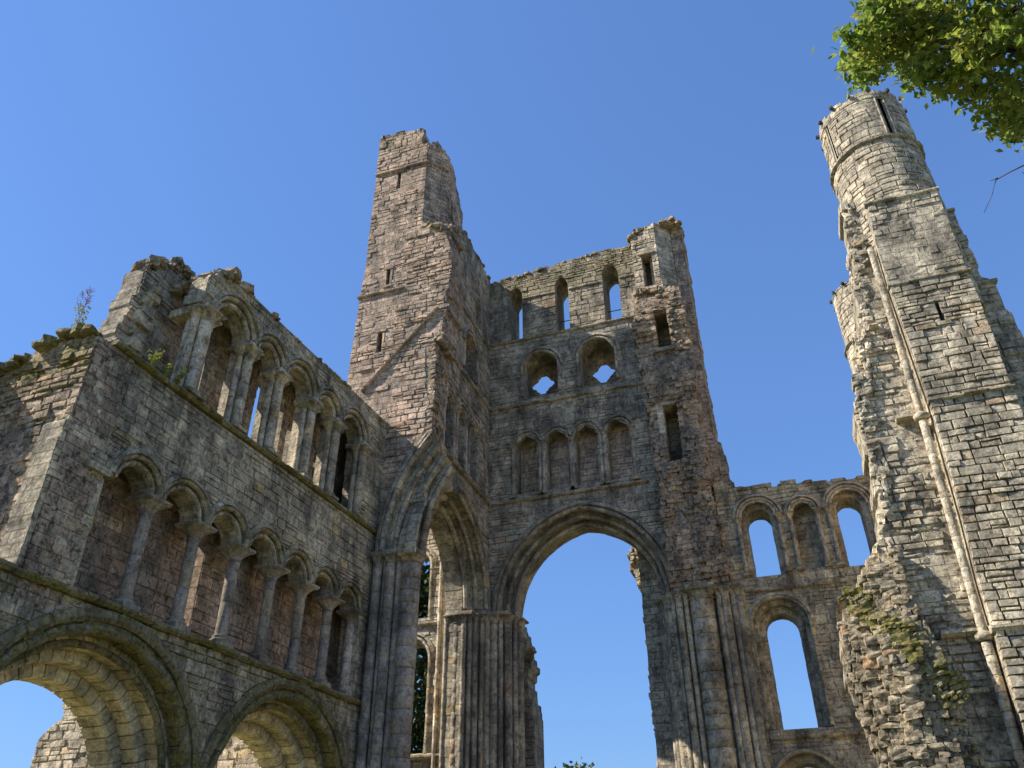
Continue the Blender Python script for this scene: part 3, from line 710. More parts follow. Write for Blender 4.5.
runs('string_course', DUSK, tower, (FWt, -10.7, -3.9, 23.4, STR(.1, .12)), (FWt, -10.7, -3.9, 19.9, STR(.12, .13)), (FWt, -10.7, -4.2, 15.42, STR(.12, .14)),
     (FWt, -9.15, -7.65, 25.75, STR(.07, .1)), (FWt, -6.9, -5.4, 25.75, STR(.07, .1)), (FWt, -4.5, -3.8, 25.75, STR(.07, .1)), (FWt, -10.7, -9.9, 18.0, STR(.06, .08)), (FWt, -4.55, -3.8, 18.35, STR(.07, .09)),
     (FS, 24.1, 28.45, 19.95, STR(.12, .13)), (FS, 22.6, 28.45, 15.5, STR(.15, .15)), (FS, 24.1, 28.45, 23.2, STR(.08, .1)))
for A in lnW[1:]:
    mb = MB(); c0 = FWt.P(A.cx-A.w-.02, 24.55, -.7); c1 = FWt.P(A.cx+A.w+.02, 24.55, -.7)
    prism(mb, [[p+Vector((0, math.cos(k*1.57)*.025, math.sin(k*1.57)*.025)) for k in range(4)] for p in (c0, c1)], tn()); mb.build('tie_bar', M_IRON, tower)

# piers: clustered shafts
def cluster(F, items, z0, z1, parent, mats, H=.3, band=None, t_ab=.2):
    mb = MB()
    for a, t, r in items: shaft(mb, F.P(a, 0, t), r, z0, z1, (.35, .7), v=.5, h=.4)
    o = mb.build('clustered_pier', mats, parent)
    mb = MB()
    for a, t, r in items: capital(mb, F, a, z1, t, r, H, r*(1.5 if r < .25 else 1.2))
    if band:
        for a0, a1, t in band: run(mb, F, a0, a1, z1+H-.02, [(-.5+t, 0), (t+.06, 0), (t+.1, .06), (t+.1, .14), (-.5+t, .14)], (.3, .6))
    mb.build('capital', mats, o); return o
cluster(FX, [(-12.2, .16, .15), (-11.98, .06, .07), (-11.76, .12, .16), (-11.52, .02, .08), (-11.17, -.16, .32), (-11.42, -.02, .07)], 0, 10.95, tower, SHAFT, .3, [(-12.42, -11.3, .2), (-11.5, -10.86, .1)])
mb = MB(); masonry(mb, FX, sqh(-12.5, -11.0, -.2, 11.3), [], .25, rough=.02, v=.45, t0=-.02); mb.build('pier_core', GREY, tower)
cluster(FWt, [(-10.5, .05, .14), (-10.25, -.02, .09), (-10.02, -.18, .15), (-9.83, -.4, .1), (-9.85, -.85, .2)], 0, 10.6, tower, DUSK, .3, [(-10.75, -9.9, .12)])
cluster(FS, [(28.42, .06, .11), (28.28, -.12, .08), (28.14, -.3, .1), (28.04, -.5, .08), (27.97, -.72, .1), (28.05, -1.0, .18), (27.92, -1.4, .07)], 0, 10.6, tower, DUSK, .3, [(28.1, 28.5, .08), (27.85, 28.1, -.45)])
# north-west pier and its torn corner turret
items = [(-4.28, -.75, .14), (-4.18, -.4, .1), (-4.0, -.12, .14), (-3.78, .08, .09), (-3.55, .2, .13), (-3.3, .28, .08), (-2.76, .12, .44), (-2.18, .3, .09), (-1.97, .24, .14), (-1.7, .16, .09), (-1.5, .12, .13)]
cluster(FWt, items, 0, 10.6, tower, GREY, .32, [(-3.7, -3.1, .3), (-3.25, -2.25, .55), (-2.3, -1.35, .32)])
mb = MB(); masonry(mb, FWt, sqh(-4.0, -1.3, -.2, 11.05), [], 1.3, rough=.02, v=.5, t0=.1); mb.build('pier_core', GREY, tower)
doors = [sqh(-3.36, -2.9, 24.4, 26.5), sqh(-3.12, -2.56, 21.25, 23.05), sqh(-3.25, -2.7, 15.9, 18.5)]
lft = rag([(-3.72, 24.2), (-4.05, 22.5), (-4.1, 21.0), (-3.85, 19.7), (-3.85, 18.0), (-3.8, 15.7), (-3.82, 13.7), (-3.75, 11.05)], .08, .3, 31)
rgt = rag([(-1.75, 11.05), (-1.8, 14.2), (-1.95, 18.6), (-1.8, 21.0), (-1.75, 22.7), (-1.9, 24.2)], .08, .3, 32)
mb = MB(); masonry(mb, FWt, rgt+lft, doors[1:], 1.0, h=(.12, .22), bl=(.16, .42), rough=.07, wob=.09, rubble=True, v=.42, hue=.45, t0=.3, cv=.3,
                   tfun=lambda a, z: .16*math.sin(z*1.7)+(.12 if a > -2.5 else 0))
mb.build('torn_corner', RUBB, tower)
for i, ((x0, t0), (x1, t1)) in enumerate((((-3.78, .32), (-2.62, .42)), ((-2.62, .42), (-1.98, -.25)), ((-1.98, -.25), (-1.5, -.3)), ((-1.5, -.3), (-1.45, -1.6)))):
    A0, A1 = FWt.P(x0, 0, t0), FWt.P(x1, 0, t1); u = A1-A0; F = Frame(A0, u, (u.y, -u.x, 0)); L = u.length
    hl = [sqh(.42, .88, 24.6, 26.5)] if i == 0 else []
    zt = [(27.6, 28.3), (28.3, 28.35), (28.35, 28.5), (28.5, 28.2)][i]
    z0 = 24.1 if i < 2 else 11.0
    mb = MB(); masonry(mb, F, [(0, z0), (L, z0)]+rag([(L, zt[1]), (0, zt[0])], .08, .25, 40+i), hl, .6 if i < 3 else .4, h=(.16, .26), bl=(.2, .5), rough=.04, wob=.05, v=.52)
    mb.build('turret_facet', PALE if i < 2 else PINK, tower)
mb = MB(); masonry(mb, FWt, sqh(-3.74, -1.9, 24.2, 28.1), [], .2, v=.3, t0=-.5); mb.build('stair_wall', DUSK, tower); mb = MB(); masonry(mb, FWt, sqh(-3.7, -2.0, 11, 24.3), [], .5, v=.3, rough=.02, t0=-.75)
mb.build('stair_wall', DUSK, tower)
for (x0, x1, z0, z1) in ((-3.36, -2.9, 24.6, 26.5), (-3.12, -2.56, 21.25, 23.05)):
    mb = MB(); box(mb, FWt, x0-.12, x1+.12, z1, z1+.16, .0, .46, tn(), .02); mb.build('lintel', PALE, tower)
    mb = MB(); box(mb, FWt, x0-.1, x1+.1, z0-.14, z0, .0, .46, tn(), .02); mb.build('sill', PALE, tower)
mb = MB()
for k in range(8): box(mb, FWt, -3.5, -3.25, 15.9+k*.33, 16.22+k*.33, -.2, .42, tn(.65, .3), .012)
o = mb.build('door_jamb', PALE, tower)
mb = MB(); box(mb, FWt, -3.55, -2.6, 18.5, 18.85, -.2, .45, tn(.6, .9), .015); mb.build('lintel', PALE, o)
runs('sill', PALE, tower, (FWt, -3.75, -2.6, 15.62, STR(.55, .16)))
rubble_parts('wall_top_rubble', RUBB, tower, (FWt, [(-3.8, 27.75), (-3.2, 28.2), (-1.5, 28.35)], (-.9, .3), dict(size=(.08, .2), dens=30, mo=.4)), (FWt, [(-3.8, 24.4), (-2.0, 24.2)], (.25, .5), dict(size=(.08, .18), dens=30, mo=.1)))
FB = Frame((0, 30.0, 0), (1, 0, 0), (0, -1, 0))
mb = MB(); masonry(mb, FB, [(-3.5, 0), (-1.15, 0)]+rag([(-1.0, 14.2), (-1.15, 15.6), (-1.3, 17.4), (-1.7, 18.2), (-2.4, 19.0)], .08, .3, 2)+[(-3.5, 19.0)], [], 1.0, v=.4); mb.build('rear_buttress', DUSK, tower)

# ================================================================== TRANSEPT WALL (right wing)
wing = thing('transept_wall', 'lower ruined wall between the two towers with three small round arches along its top', 'ruined wall', (1.2, 29.2, 0))
up_ = [Arch(-.42, 13.42, .42), Arch(2.68, 13.42, .42)]; mid_ = Arch(1.13, 13.42, .36)
lo_ = [Arch(-.3, 9.55, .54, .52), Arch(2.42, 9.55, .54, .52)]; bt_ = Arch(-.35, 4.65, .7)
hh_ = [arc_pts(a, .2, 8, 11.25) for a in up_]+[arc_pts(mid_, 0, 8, 11.35)]+[arc_pts(a, .44, 8, 6.3) for a in lo_]+[arc_pts(bt_, .3, 8, 1.0)]
mb = MB(); masonry(mb, FWt, [(-1.8, -.5), (4.6, -.5), (4.6, 14.3)]+rag([(4.5, 14.35), (2.5, 14.45), (1.2, 14.5), (-.9, 14.55), (-1.05, 14.7), (-1.8, 15.2)], .04, .3, 15), hh_, 1.3, rough=.022, wob=.03, h=(.24, .36), bl=(.32, .75), v=.52, mofun=lambda a, z: .25 if z > 14.2 else 0)
mb.build('wall', GREY, wing)
for A in up_+[mid_]:
    mb = MB()
    if A is not mid_: sweep(mb, FWt, A, rect(0, .2, -.22, -1.28, .05), .17, v=.45, h=.6, zb=11.28)
    r1 = .2 if A is not mid_ else 0
    sweep(mb, FWt, A, circ(r1, .0, .055, 6), .17, v=.6, gap=.006); sweep(mb, FWt, A, circ(r1+.1, .03, .05, 6), .17, v=.6, gap=.006)
    sweep(mb, FWt, A, [(r1+.18, .12), (r1+.27, .06), (r1+.27, -.03), (r1+.16, -.03)], .2, v=.55, gap=.006)
    o = mb.build('arch', PALE, wing)
    if A is mid_: mb = MB(); masonry(mb, FWt, sqh(.7, 1.55, 11.2, 13.95), [], .3, t0=-.5, v=.45, rough=.01, wob=.01); mb.build('blocking', GREY, o)
for x in (-1.12, .28, .66, 1.6, 1.98): column(FWt, x, .02, .075, 11.3, 13.2, wing, PALE, .24, .16, .15)
for A in lo_:
    mb = MB(); sweep(mb, FWt, A, rect(0, .44, -.5, -1.28, .06), .25, v=.5, h=.6, zb=6.35); sweep(mb, FWt, A, rect(.2, .44, -.2, -.49, .05), .25, v=.5, zb=6.35)
    sweep(mb, FWt, A, circ(.42, -.0, .06, 6), .25, v=.5, zb=6.35)
    o = mb.build('window', GREY, wing)
    mb = MB(); sweep(mb, FWt, A, [(.46, .1), (.57, .05), (.57, -.03), (.44, -.03)], .28, v=.5); mb.build('hood_mould', GREY, o)
    if A is lo_[1]: mb = MB(); masonry(mb, FWt, sqh(1.6, 3.3, 6.2, 10.3), [], .3, t0=-.9, v=.35); mb.build('blocking', ROSE, o)
mb = MB(); sweep(mb, FWt, bt_, rect(0, .3, -.2, -1.28, .08), .28, v=.5, h=.6, zb=1); sweep(mb, FWt, bt_, circ(.3, .02, .07, 6), .28, v=.45); mb.build('window', ARCH, wing)
runs('string_course', GREY, wing, (FWt, -1.3, 4.2, 10.72, STR(.12, .14), dict(wear=.3)), (FWt, -1.25, 4.2, 6.0, STR(.12, .15), dict(wear=.2)), (FWt, -1.2, -.8, 9.05, STR(.08, .12)))
mb = MB(); caprubble(mb, FWt, [(-1.7, 15.1), (-1.0, 14.65), (4.2, 14.42)], (-1.2, -.02), (.08, .2), 8, mo=.3, hh=(.03, .08)); mb.build('wall_top_rubble', RUBB, wing)
# north wall of the transept, seen edge on
gab = thing('gable_wall', 'sunlit ragged wall seen edge on between the near tower and the round turret behind it', 'ruined wall', (4.7, 24, 0))
FG = Frame((4.15, 0, 0), (0, 1, 0), (-1, 0, 0))
mb = MB(); masonry(mb, FG, [(20.2, -.5), (28.3, -.5), (28.3, 17.0)]+rag([(28.2, 17.1), (26.8, 17.8), (24.9, 18.15), (23.3, 18.7), (22.6, 19.5), (22, 20.2), (20.2, 20.2)], .2, .3, 17), [], 1.1, h=(.14, .28), bl=(.2, .5), rough=.09, wob=.12, rubble=True, v=.62, t0=.05)
mb.build('wall', BUFF, gab)

# ================================================================== NEAR TOWER (right)
tur = thing('stair_tower', 'tall sunlit buff tower with a round turret head and a mossy broken foot', 'ruined tower', (5.2, 20.6, 0))
FT = Frame((0, 19.3, 0), (1, 0, 0), (0, -1, 0))
bl_ = [(4.28, 18.62), (4.2, 17), (4.16, 15.6), (4.2, 12), (4.08, 9), (3.98, 7.5), (3.9, 4), (3.85, -.3)]
mb = MB(); masonry(mb, FT, bl_+[(6.02, -.3), (6.02, 12), (6.1, 15.6), (6.14, 18.62)], [sqh(5.07, 5.17, 14.2, 14.85)], 1.35, h=(.13, .26), bl=(.18, .58), rough=.04, wob=.06, v=.6, t0=0, g=.007, cv=.62,
                   tfun=lambda a, z: (.0 if z > 15.6 else .05 if z > 11.95 else .09)+(.06 if z < 6.4 else 0))
slit(mb, FT, 5.07, 5.17, 14.2, 14.85)
mb.build('buttress', BUFF, tur)
runs('string_course', BUFF, tur, (FT, 4.12, 6.16, 15.55, STR(.12, .1), dict(wear=.4, v=.3)), (FT, 4.15, 6.06, 11.92, STR(.17, .1), dict(wear=.4, v=.3)), (FT, 3.9, 6.1, 6.36, STR(.26, .16), dict(wear=.4)),
     (FT, 4.2, 6.2, 18.55, STR(.1, .14), dict(wear=.4, mo=.3)))
k = 19.85/19.3; sc_ = lambda a, z: (a*k, 1.6+(z-1.6)*k)
FR = Frame((0, 19.85, 0), (1, 0, 0), (0, -1, 0))
ledge = [sc_(*q) for q in [(3.6, 18.9), (3.62, 17.7), (3.45, 16.1), (3.25, 14.6), (2.75, 13.0), (2.52, 12.1), (2.52, 10.2), (2.42, 9.1), (2.25, 8.6), (1.92, 8.1), (1.4, 7.2), (1.0, 6.6), (.92, 5.4), (1.06, 4.7), (1.2, 3.9), (1.2, -.3)]]
mb = MB(); masonry(mb, FR, rag(ledge, .09, .3, 21)+[(4.35, -.3), (4.35, sc_(3.6, 18.9)[1])], [], 1.3, h=(.11, .25), bl=(.16, .5), rough=.07, wob=.08, v=.62)
mb.build('recessed_wall', BUFF, tur)
# rubble edge strips
mb = MB()
strip = [sc_(a+.75+(.3 if z < 13 else 0), z) for a, z in [(2.9, 12.0), (2.75, 9.9), (2.45, 8.3)]]
pl = [sc_(*q) for q in [(3.6, 18.6), (3.62, 17.7), (3.43, 16.1), (3.25, 14.6), (2.72, 13.0), (2.5, 12.1), (2.5, 10.2), (2.4, 9.1), (2.25, 8.6)]]
pr = [sc_(*q) for q in [(2.55, 8.3), (2.65, 9.3), (2.8, 10.4), (2.85, 12.0), (3.05, 12.9), (3.35, 14.3), (3.7, 15.6), (3.85, 17.0), (3.85, 18.6)]]
masonry(mb, FR, rag(pl, .1, .25, 22)+rag(pr, .1, .25, 23), [], .3, h=(.11, .22), bl=(.15, .38), rough=.08, wob=.12, rubble=True, v=.62, t0=-.1, core=False)
mb.build('torn_edge', BUFF, tur)
# bulging broken foot
foot = [sc_(*q) for q in [(2.6, 8.4), (2.2, 8.5), (1.9, 8.1), (1.4, 7.2), (1.0, 6.65), (.88, 5.6), (1.0, 4.7), (1.15, 3.9), (1.1, -.2)]]
footr = [sc_(*q) for q in [(3.0, -.2), (3.0, 3.8), (2.85, 5.0), (2.75, 6.0), (2.5, 7.2)]]
def bulge(a, z): 
    e = min(1, max(0, (8.6-z)/2.6)); x = (a-1.1)/1.9
    return e*(.15+.75*math.sin(max(0, min(1, x))*math.pi*.75+.25))+.1*noise.noise(Vector((a*1.5, z*1.5, 0)))
mb = MB()
masonry(mb, FR, rag(foot, .1, .25, 24)+footr, [], .3, h=(.10, .2), bl=(.14, .38), rough=.10, wob=.12, rubble=True, v=.58, tfun=bulge, core=False, mofun=lambda a, z: .9 if (5.0 < z < 7.9 and abs(a-(1.3+(7.6-z)*.72)) < .35) else 0)
masonry(mb, FR, foot+footr, [], .3, h=(.2, .34), bl=(.2, .5), rough=.06, wob=.1, rubble=True, v=.4, tfun=lambda a, z: bulge(a, z)-.16, core=False)
masonry(mb, FR, foot+footr, [], .3, h=(.25, .4), bl=(.3, .6), rough=.06, wob=.1, rubble=True, v=.4, tfun=lambda a, z: bulge(a, z)*.6-.12, core=False)
mb.build('broken_foot', FOOT, tur)
mb = MB(); 
for i in range(60):
    z = 5.0+rng.random()*2.7; a = sc_(1.45+(7.6-z)*.55, z)[0]+rng.gauss(0, .2)
    if a > 2.95: continue
    for q in range(2): rock(mb, FR.P(a+rng.uniform(-.25, .25), z+rng.uniform(-.1, .1), bulge(a, z)+.08), Vector((rng.uniform(.05, .13), 0, .02)), Vector((0, rng.uniform(.05, .1), 0)), Vector((0, 0, rng.uniform(.03, .06))), tn(.7, .5, .95), .22)
mb.build('moss', MOSSY, tur)
# nook shaft
mb = MB(); c = lambda x, z: Vector((x*19.5/19.3, 19.52, 0))
shaft(mb, c(3.62, 0), .105, 0, 6.25, (.25, .45), v=.6, h=.5, c1=c(3.77, 6)); shaft(mb, c(3.77, 6), .1, 6.45, 11.6, (.25, .45), v=.6, h=.5, c1=c(3.93, 11.6)); shaft(mb, c(3.93, 11.6), .092, 11.8, 17.2, (.3, .6), v=.62, h=.6, c1=c(4.02, 17))
for x, z in ((3.77, 6.28), (3.93, 11.62)): lathe(mb, c(x, z), [(.13, z), (.19, z+.04), (.19, z+.12), (.12, z+.18)], 12, tn(.5))
mb.build('nook_shaft', BUFF, tur)
runs('ledge', BUFF, tur, (FR, 3.0, 4.0, 6.45, STR(.42, .16), dict(wear=.3, v=.5)), (FR, 3.42, 3.9, 11.8, STR(.25, .1), dict(wear=.3)), (FR, 3.45, 3.7, 14.7, STR(.2, .1)))
# round turret on top
def round_turret(cx, cy, rad, z0, zr, z1, parent, mats, slots, seed, knob=True):
    F = Polar((cx, cy, 0), rad); half = math.pi*rad
    def band(za, zb, off, holes, topj=0):
        mb = MB()
        outer = [(-half, za), (half, za)]+(rag([(half, zb), (0, zb-.0), (-half, zb)], topj, .3, seed) if topj else [(half, zb), (-half, zb)])
        masonry(mb, F, outer, holes, .5, h=(.17, .29), bl=(.24, .6), rough=.03, wob=.03, v=.58, t0=off, core=False)
        # wall behind the stones
        n = 40
        for k in range(n):
            a0, a1 = -half+2*half*k/n, -half+2*half*(k+1)/n; am = (a0+a1)/2
            hz = [h_ for h_ in holes if h_[0][0]-.02 < am < h_[1][0]+.02]
            segs = [(za, zb-.06)] if not hz else [(za, hz[0][0][1]), (hz[0][2][1], zb-.06)]
            for s0, s1 in segs:
                for rr in (off-.035, off-.5): mb.face([F.P(a0, s0, rr), F.P(a1, s0, rr), F.P(a1, s1, rr), F.P(a0, s1, rr)], (.4, .4, 0), 1, [(a0, s0), (a1, s0), (a1, s1), (a0, s1)])
                mb.face([F.P(a0, s1, off-.035), F.P(a1, s1, off-.035), F.P(a1, s1, off-.5), F.P(a0, s1, off-.5)], (.4, .4, 0), 1)
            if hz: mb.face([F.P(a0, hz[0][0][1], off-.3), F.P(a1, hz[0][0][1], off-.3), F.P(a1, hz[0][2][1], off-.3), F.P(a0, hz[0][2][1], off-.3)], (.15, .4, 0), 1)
        return mb
    o = band(z0, zr, .03, []).build('round_turret', mats, parent)
    band(zr, z1, 0, slots, .05).build('turret_head', mats, o)
    mb = MB(); run(mb, F, -half, half, zr-.06, STR(.11, .1), (.25, .4), v=.4); mb.build('string_course', mats, o)
    for h_ in slots:
        mb = MB()
        for x in (h_[0][0]-.03, h_[1][0]+.03): shaft(mb, F.P(x, 0, -.01), .028, h_[0][1], h_[2][1], n=8, v=.6)
        mb.build('slot_frame', mats, o)
    if knob:
        n = 14
        for q in range(n):
            a = -half+2*half*(q+.35)/n; mb = MB()
            N = (F.P(a, 0, 1)-F.P(a, 0, 0)); U = Vector((-N.y, N.x, 0)); cc = F.P(a, z1-.02, .06)
            rock(mb, cc, U*.05, N*.06, Vector((0, 0, .06)), tn(.3, .4, .2), .15); mb.build('corbel', DARK, o)
    return o
def slot(F_r, deg, wd, z0, z1): a = R(deg)*F_r; return sqh(a-wd/2, a+wd/2, z0, z1)
cx, cy, rd = 5.19, 20.62, 1.30
round_turret(cx, cy, rd, 15.0, 21.15, 23.3, tur, BUFF, [slot(rd, -62, .16, 21.4, 22.9), slot(rd, 20, .2, 21.35, 22.95)], 51)
# shaded body behind the buttress
mb = MB(); 
FY = Frame((0, 20.65, 0), (1, 0, 0), (0, -1, 0))
masonry(mb, FY, [(5.9, -.3), (7.6, -.3)]+rag([(7.6, 8), (7.25, 12.8), (7.05, 15.6), (6.95, 16.2)], .05, .3, 25)+rag([(6.8, 16.3), (6.78, 18.8)], .06, .3, 26)+[(5.9, 18.9)], [], 1.6, h=(.18, .3), bl=(.25, .5), rough=.05, wob=.08, v=.5)
run(mb, FY, 6.0, 7.1, 16.0, STR(.12, .12)); run(mb, FY, 5.9, 6.82, 18.85, STR(.06, .1))
box(mb, FT, 4.25, 6.0, 0, 18.4, -2.6, -1.3, (.4, .4, 0))
mb.build('stair_body', BUFF, tur)
# far round turret
tf = thing('round_turret', 'smaller round turret standing behind the tall right-hand tower, only its left side showing', 'turret', (5.4, 29.1, 0))
o = round_turret(5.36, 28.95, 1.32, 0, 19.9, 22.5, tf, BUFF, [], 52, True)

# ================================================================== FAR WALLS
sw = thing('south_transept_wall', 'sunlit wall with two round headed openings, seen through the tall narrow arch', 'ruined wall', (-15.5, 29.4, 0))
FV = Frame((0, 28.7, 0), (1, 0, 0), (0, -1, 0))
v1 = Arch(-14.05, 13.3, .66); v2 = Arch(-14.05, 9.6, .76)
mb = MB(); masonry(mb, FV, [(-18.5, -.3), (-12.4, -.3), (-12.4, 15.9)]+rag([(-12.5, 15.9), (-13.2, 15.4), (-15, 15.9), (-18.5, 15)], .1, .3, 61), [arc_pts(v1, .12, 8, 11.2), arc_pts(v2, .12, 8, 6.3)], 1.2, h=(.18, .3), bl=(.25, .55), v=.6)
mb.build('wall', BUFF, sw)
for A, zb in ((v1, 11.2), (v2, 6.3)):
    mb = MB(); sweep(mb, FV, A, rect(0, .12, -.15, -1.1, .03), .2, v=.5, zb=zb); sweep(mb, FV, A, circ(.14, .02, .06, 6), .2, v=.55, zb=zb); sweep(mb, FV, A, [(.26, .1), (.36, .05), (.36, -.03), (.24, -.03)], .22, v=.5); mb.build('window', BUFF, sw)
runs('string_course', BUFF, sw, (FV, -18, -12.4, 10.85, STR(.2, .2), dict(wear=.3)), (FV, -18, -12.4, 6.1, STR(.2, .2)), (FV, -13.3, -12.5, 13.1, STR(.08, .1)))
mb = MB()
for x, y in ((-12.62, 28.62), (-12.75, 28.55)): shaft(mb, (x, y, 0), .08, 0, 15.0, v=.65, h=.6)
mb.build('wall_shaft', BUFF, sw)
ew = thing('transept_east_wall', 'sunlit ragged wall of coursed rubble seen through the low round arches of the nave wall', 'ruined wall', (-19, 23.2, 0))
FEx = Frame((0, 22.9, 0), (1, 0, 0), (0, -1, 0))
inner = Arch(-15.9, 3.9, .9)
mb = MB(); masonry(mb, FEx, [(-24.6, -.3), (-14.5, -.3), (-14.5, 11.2), (-23.3, 10.6)]+rag([(-23.5, 10.4), (-24.1, 8.6), (-24.3, 7.2), (-24.8, 6.6), (-25.0, 5.5), (-24.9, -.3)], .12, .3, 62), [arc_pts(inner, .3, 8, -.1)], 1.3, h=(.16, .3), bl=(.25, .6), rough=.06, wob=.07, v=.62)
mb.build('wall', PALE, ew)
mb = MB(); sweep(mb, FEx, inner, rect(0, .3, -.1, -1.2, .05), .28, v=.4, zb=0); mb.build('arch', ARCH, ew)
# porch stubs behind the great arch
pn = thing('porch_wall', 'ragged sunlit wall end behind the right side of the great arch', 'ruined wall', (-4.9, 31.6, 0))
FP = Frame((-5.15, 0, 0), (0, 1, 0), (-1, 0, 0))
mb = MB(); masonry(mb, FP, [(30.1, 0), (33.5, 0)]+rag([(33.6, 5.0), (33.3, 6.0), (33.2, 8), (33.0, 11.3), (33.8, 12.2), (34.2, 13.0)], .12, .28, 63)+[(34.2, 15), (30.1, 15)], [], .9, h=(.16, .3), bl=(.2, .5), rough=.06, wob=.08, v=.62); mb.build('wall', BUFF, pn)
FP2 = Frame((0, 34.3, 0), (1, 0, 0), (0, -1, 0)); k2 = 34.3/31
q2 = lambda L: [(a*k2, 1.6+(z-1.6)*k2) for a, z in L]
mb = MB(); masonry(mb, FP2, rag(q2([(-5.0, 14.6), (-5.5, 13.9), (-5.7, 12.9), (-5.35, 12.2), (-5.0, 11.3)]), .1, .25, 64)+q2([(-4.2, 11.2), (-4.2, 14.8)]), [], .9, rubble=True, h=(.14, .24), bl=(.18, .4), rough=.08, wob=.1, v=.6); mb.build('torn_edge', BUFF, pn)
ps_ = thing('porch_wall', 'dark ragged wall end with a broken capital, behind the left side of the great arch', 'ruined wall', (-10.6, 31, 0))
FQ = Frame((0, 31.2, 0), (1, 0, 0), (0, -1, 0))
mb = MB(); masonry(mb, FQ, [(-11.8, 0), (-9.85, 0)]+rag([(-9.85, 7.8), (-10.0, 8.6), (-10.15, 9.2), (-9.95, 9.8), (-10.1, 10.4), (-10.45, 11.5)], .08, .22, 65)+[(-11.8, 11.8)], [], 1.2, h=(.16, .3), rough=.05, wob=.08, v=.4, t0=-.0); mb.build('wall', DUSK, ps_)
mb = MB(); capital(mb, FQ, -10.05, 9.9, .02, .14, .35, .26); mb.build('capital', DUSK, ps_)

# ================================================================== VEGETATION
def leaf(mb, p, s, tone, r=rng):
    n = Vector((r.gauss(0, 1), r.gauss(0, 1), r.gauss(0, 1)+.8)).normalized(); a = n.orthogonal().normalized(); b = n.cross(a); th = r.uniform(0, 6.28)
    a, b = a*math.cos(th)+b*math.sin(th), b*math.cos(th)-a*math.sin(th)
    P = lambda x, y, z=0: p+a*x*s+b*y*s+n*z*s
    mb.faces([P(-.9, 0), P(-.35, .42, .12), P(.1, .62, .1), P(.35, .3, .04), P(1, 0, -.12), P(.35, -.3, .04), P(.1, -.62, .1), P(-.35, -.42, .12)],
             [(0, 1, 3, 4), (1, 2, 3), (0, 4, 5, 7), (7, 5, 6)], tone)
def limb(mb, pts, r0, r1, n=7):
    rings = []
    for i, p in enumerate(pts):
        p = Vector(p); q = Vector(pts[min(i+1, len(pts)-1)])-Vector(pts[max(i-1, 0)]); q.normalize(); a = q.orthogonal().normalized(); b = q.cross(a)
        rr = r0+(r1-r0)*i/(len(pts)-1); rings.append([p+a*math.cos(6.283*k/n)*rr+b*math.sin(6.283*k/n)*rr for k in range(n)])
    prism(mb, rings, tn(), 0, True)
def wig(a, b, n=6, k=.06):
    a, b = Vector(a), Vector(b); L = (b-a).length
    return [a.lerp(b, i/n)+(Vector((rng.gauss(0, 1), rng.gauss(0, 1), rng.gauss(0, 1)))*L*k*(0 < i < n)) for i in range(n+1)]
tr = thing('tree', 'broad leafy tree overhanging the top right corner, its leaves yellow green in the sun', 'tree', (11.5, 9.0, 0))
mb = MB(); tb = Vector((11.5, 9, 0)); fork = Vector((10.6, 9.3, 6.5))
limb(mb, [tb, (11.4, 9.05, 1.2), (11.1, 9.2, 3.6), fork], .55, .36, 10); hub = at(1075, 30, 14.5); limb(mb, wig(fork, hub, 6, .03), .3, .16); limb(mb, wig(fork, (12, 10, 12.5), 6, .04), .3, .1)
trunk = mb.build('trunk', M_BARK, tr)
clumps = [(910, 5, .9), (884, 12, .7), (864, 42, .36), (870, 60, .32), (885, 40, .55), (900, 50, .45), (925, 30, .7), (932, 52, .4), (955, 20, .9), (965, 58, .5), (985, 30, .9), (978, 78, .38), (1010, 50, .8), (1008, 88, .5),
          (1020, 10, 1.1), (1040, 60, 1.2), (1045, 110, .8), (1018, 118, .35), (1060, 20, 1.1), (884, -12, .8), (920, -25, .8), (980, -30, .9), (1040, -40, 1.0), (1090, 60, 1.2), (953, 76, .22), (926, 68, .2), (1002, 112, .2), (1150, 10, 1.6), (1100, -80, 1.4), (1090, 120, 1.0), (864, 72, .16), (1012, 126, .22)]
lm = MB(); bmb = MB(); r2 = random.Random(5)
for (px, py, cr) in clumps:
    d = 14+r2.uniform(-1.2, 1.2); c0 = at(px, py, d); cr *= .72
    limb(bmb, wig(hub.lerp(c0, .15), c0, 7, .035), .03, .008, 5)
    nsub = int(5+10*cr)
    for _ in range(nsub):
        v = Vector((r2.gauss(0, 1), r2.gauss(0, 1), r2.gauss(0, 1))).normalized()*cr*r2.random()**.45; v.z *= .75
        s0 = c0+v; limb(bmb, wig(c0, s0, 3, .08), .012, .005, 4); yl = min(1, max(0, r2.gauss(.16, .22)))
        for _ in range(30):
            q = s0+Vector((r2.gauss(0, .13), r2.gauss(0, .13), r2.gauss(0, .1)))
            leaf(lm, q, r2.uniform(.05, .09), (.5, min(1, max(0, yl+r2.gauss(0, .12))), 0), r2)
bmb.build('branch', M_BARK, tr); lm.build('crown', M_LEAF, tr)
tw = MB(); a = at(1030, 160, 14)
for P_ in ([(1035, 160), (1010, 172), (996, 180), (992, 195), (984, 213)], [(998, 178), (990, 181)], [(1040, 185), (1022, 172)]): limb(tw, [at(x, y, 14) for x, y in P_], .011, .004, 5)
limb(tw, [at(1040, 185, 14), at(1060, 150, 14), at(1060, 60, 14)], .02, .03, 5)
tw.build('twig', M_BARK, tr)

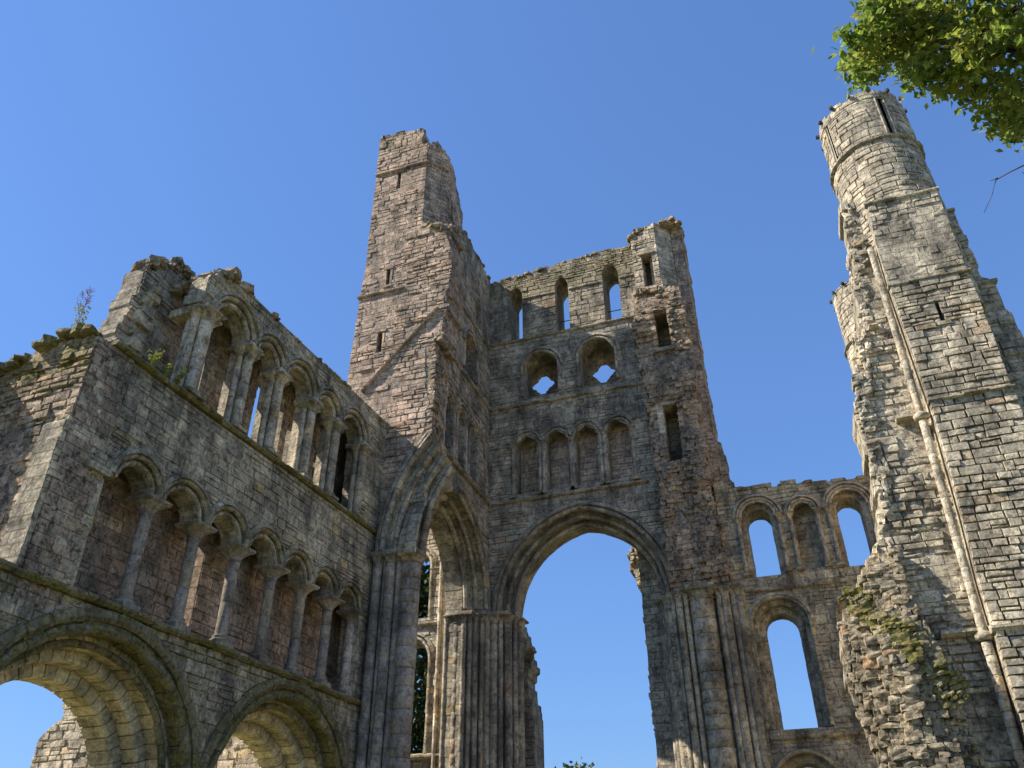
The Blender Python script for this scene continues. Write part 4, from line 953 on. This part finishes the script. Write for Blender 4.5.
def bgtree(loc, h, rad, label, n=900, ls=.28, seed=1):
    r3 = random.Random(seed); t = thing('tree', label, 'tree', loc, None); L = Vector(loc)
    mb = MB(); limb(mb, wig(L, L+Vector((0, 0, h*.75)), 6, .02), rad*.09, rad*.03, 8)
    for _ in range(9):
        a_ = r3.uniform(0, 6.28); z = r3.uniform(.3, .7)*h; limb(mb, wig(L+Vector((0, 0, z*.8)), L+Vector((math.cos(a_)*rad*.7, math.sin(a_)*rad*.7, z+h*.12)), 4, .05), rad*.03, rad*.01, 5)
    mb.build('trunk', M_BARK, t)
    lm = MB()
    for _ in range(n//22):
        a_ = r3.uniform(0, 6.28); zz = r3.uniform(.22, 1); rr = rad*math.sin(min(1, zz*1.1)*math.pi*.86+.25)*r3.uniform(.35, 1); c0 = L+Vector((math.cos(a_)*rr, math.sin(a_)*rr, zz*h*.96))
        for _ in range(60): leaf(lm, c0+Vector((r3.gauss(0, .5), r3.gauss(0, .5), r3.gauss(0, .4))), ls*r3.uniform(.6, 1.2), (.5, max(0, r3.gauss(.02, .06)), 0), r3)
    lm.build('crown', M_LEAF2, t)
bgtree((-20.4, 40, 0), 20.5, 5.0, 'dark green tree filling the openings of the wall seen through the tall narrow arch', 9000, .2, 3)
bgtree((-16.2, 61, 0), 9.9, 4.0, 'distant tree whose top just shows at the foot of the great arch opening', 3500, .26, 4)

def herb(loc, h, label, name, seed, pink=False, n=3, mat=M_HERB):
    r4 = random.Random(seed); t = thing(name, label, 'plant', loc); mb = MB(); fm = MB(); sm_ = MB(); L = Vector(loc)
    for i in range(n):
        tip = L+Vector((r4.uniform(-.28, .28)*h, r4.uniform(-.2, .2)*h, h*r4.uniform(.7, 1))); limb(sm_, wig(L, tip, 4, .03), .007, .003, 4)
        for k in range(22):
            u = r4.random(); p = L.lerp(tip, u*(.6 if pink else 1)); an_ = r4.uniform(0, 6.28); q = p+Vector((math.cos(an_), math.sin(an_), .5))*.07*h
            leaf(mb, q, r4.uniform(.03, .06), (.5, .25 if not pink else .1, 0), r4)
        if pink:
            for k in range(14):
                u = .55+.45*r4.random(); p = L.lerp(tip, u); an_ = r4.uniform(0, 6.28); limb(fm, [p, p+Vector((math.cos(an_)*.1, math.sin(an_)*.1, .07))], .006, .003, 3)
    sm_.build('stem', M_HERB if not pink else M_PINK, t); mb.build('foliage', mat, t)
    if pink: fm.build('seed_head', M_PINK, t)
P1 = FE_.P(.95, 12.4, -.15)
herb(tuple(P1), 1.5, 'tall weed with faded pink seed stalks growing on the mossy end of the left wall', 'willowherb', 1, True, 4)
herb(tuple(FN.P(10.55, 12.14, .0)), .5, 'pale grass tuft leftmost on the ledge of the left wall', 'grass_tuft', 2, False, 6)
herb(tuple(FN.P(10.1, 12.14, .0)), .4, 'low tuft of grass on the ledge between the taller grass and the yellow green fern', 'grass_tuft', 3, False, 5)
herb(tuple(FN.P(9.72, 12.14, .0)), .55, 'bright yellow green fern on the ledge beside the first clerestory pier', 'fern', 4, False, 5)
herb((-9.85, 31.0, 9.75), .45, 'small dry twiggy plant sticking out of the broken capital behind the great arch', 'weed', 6, True, 2)
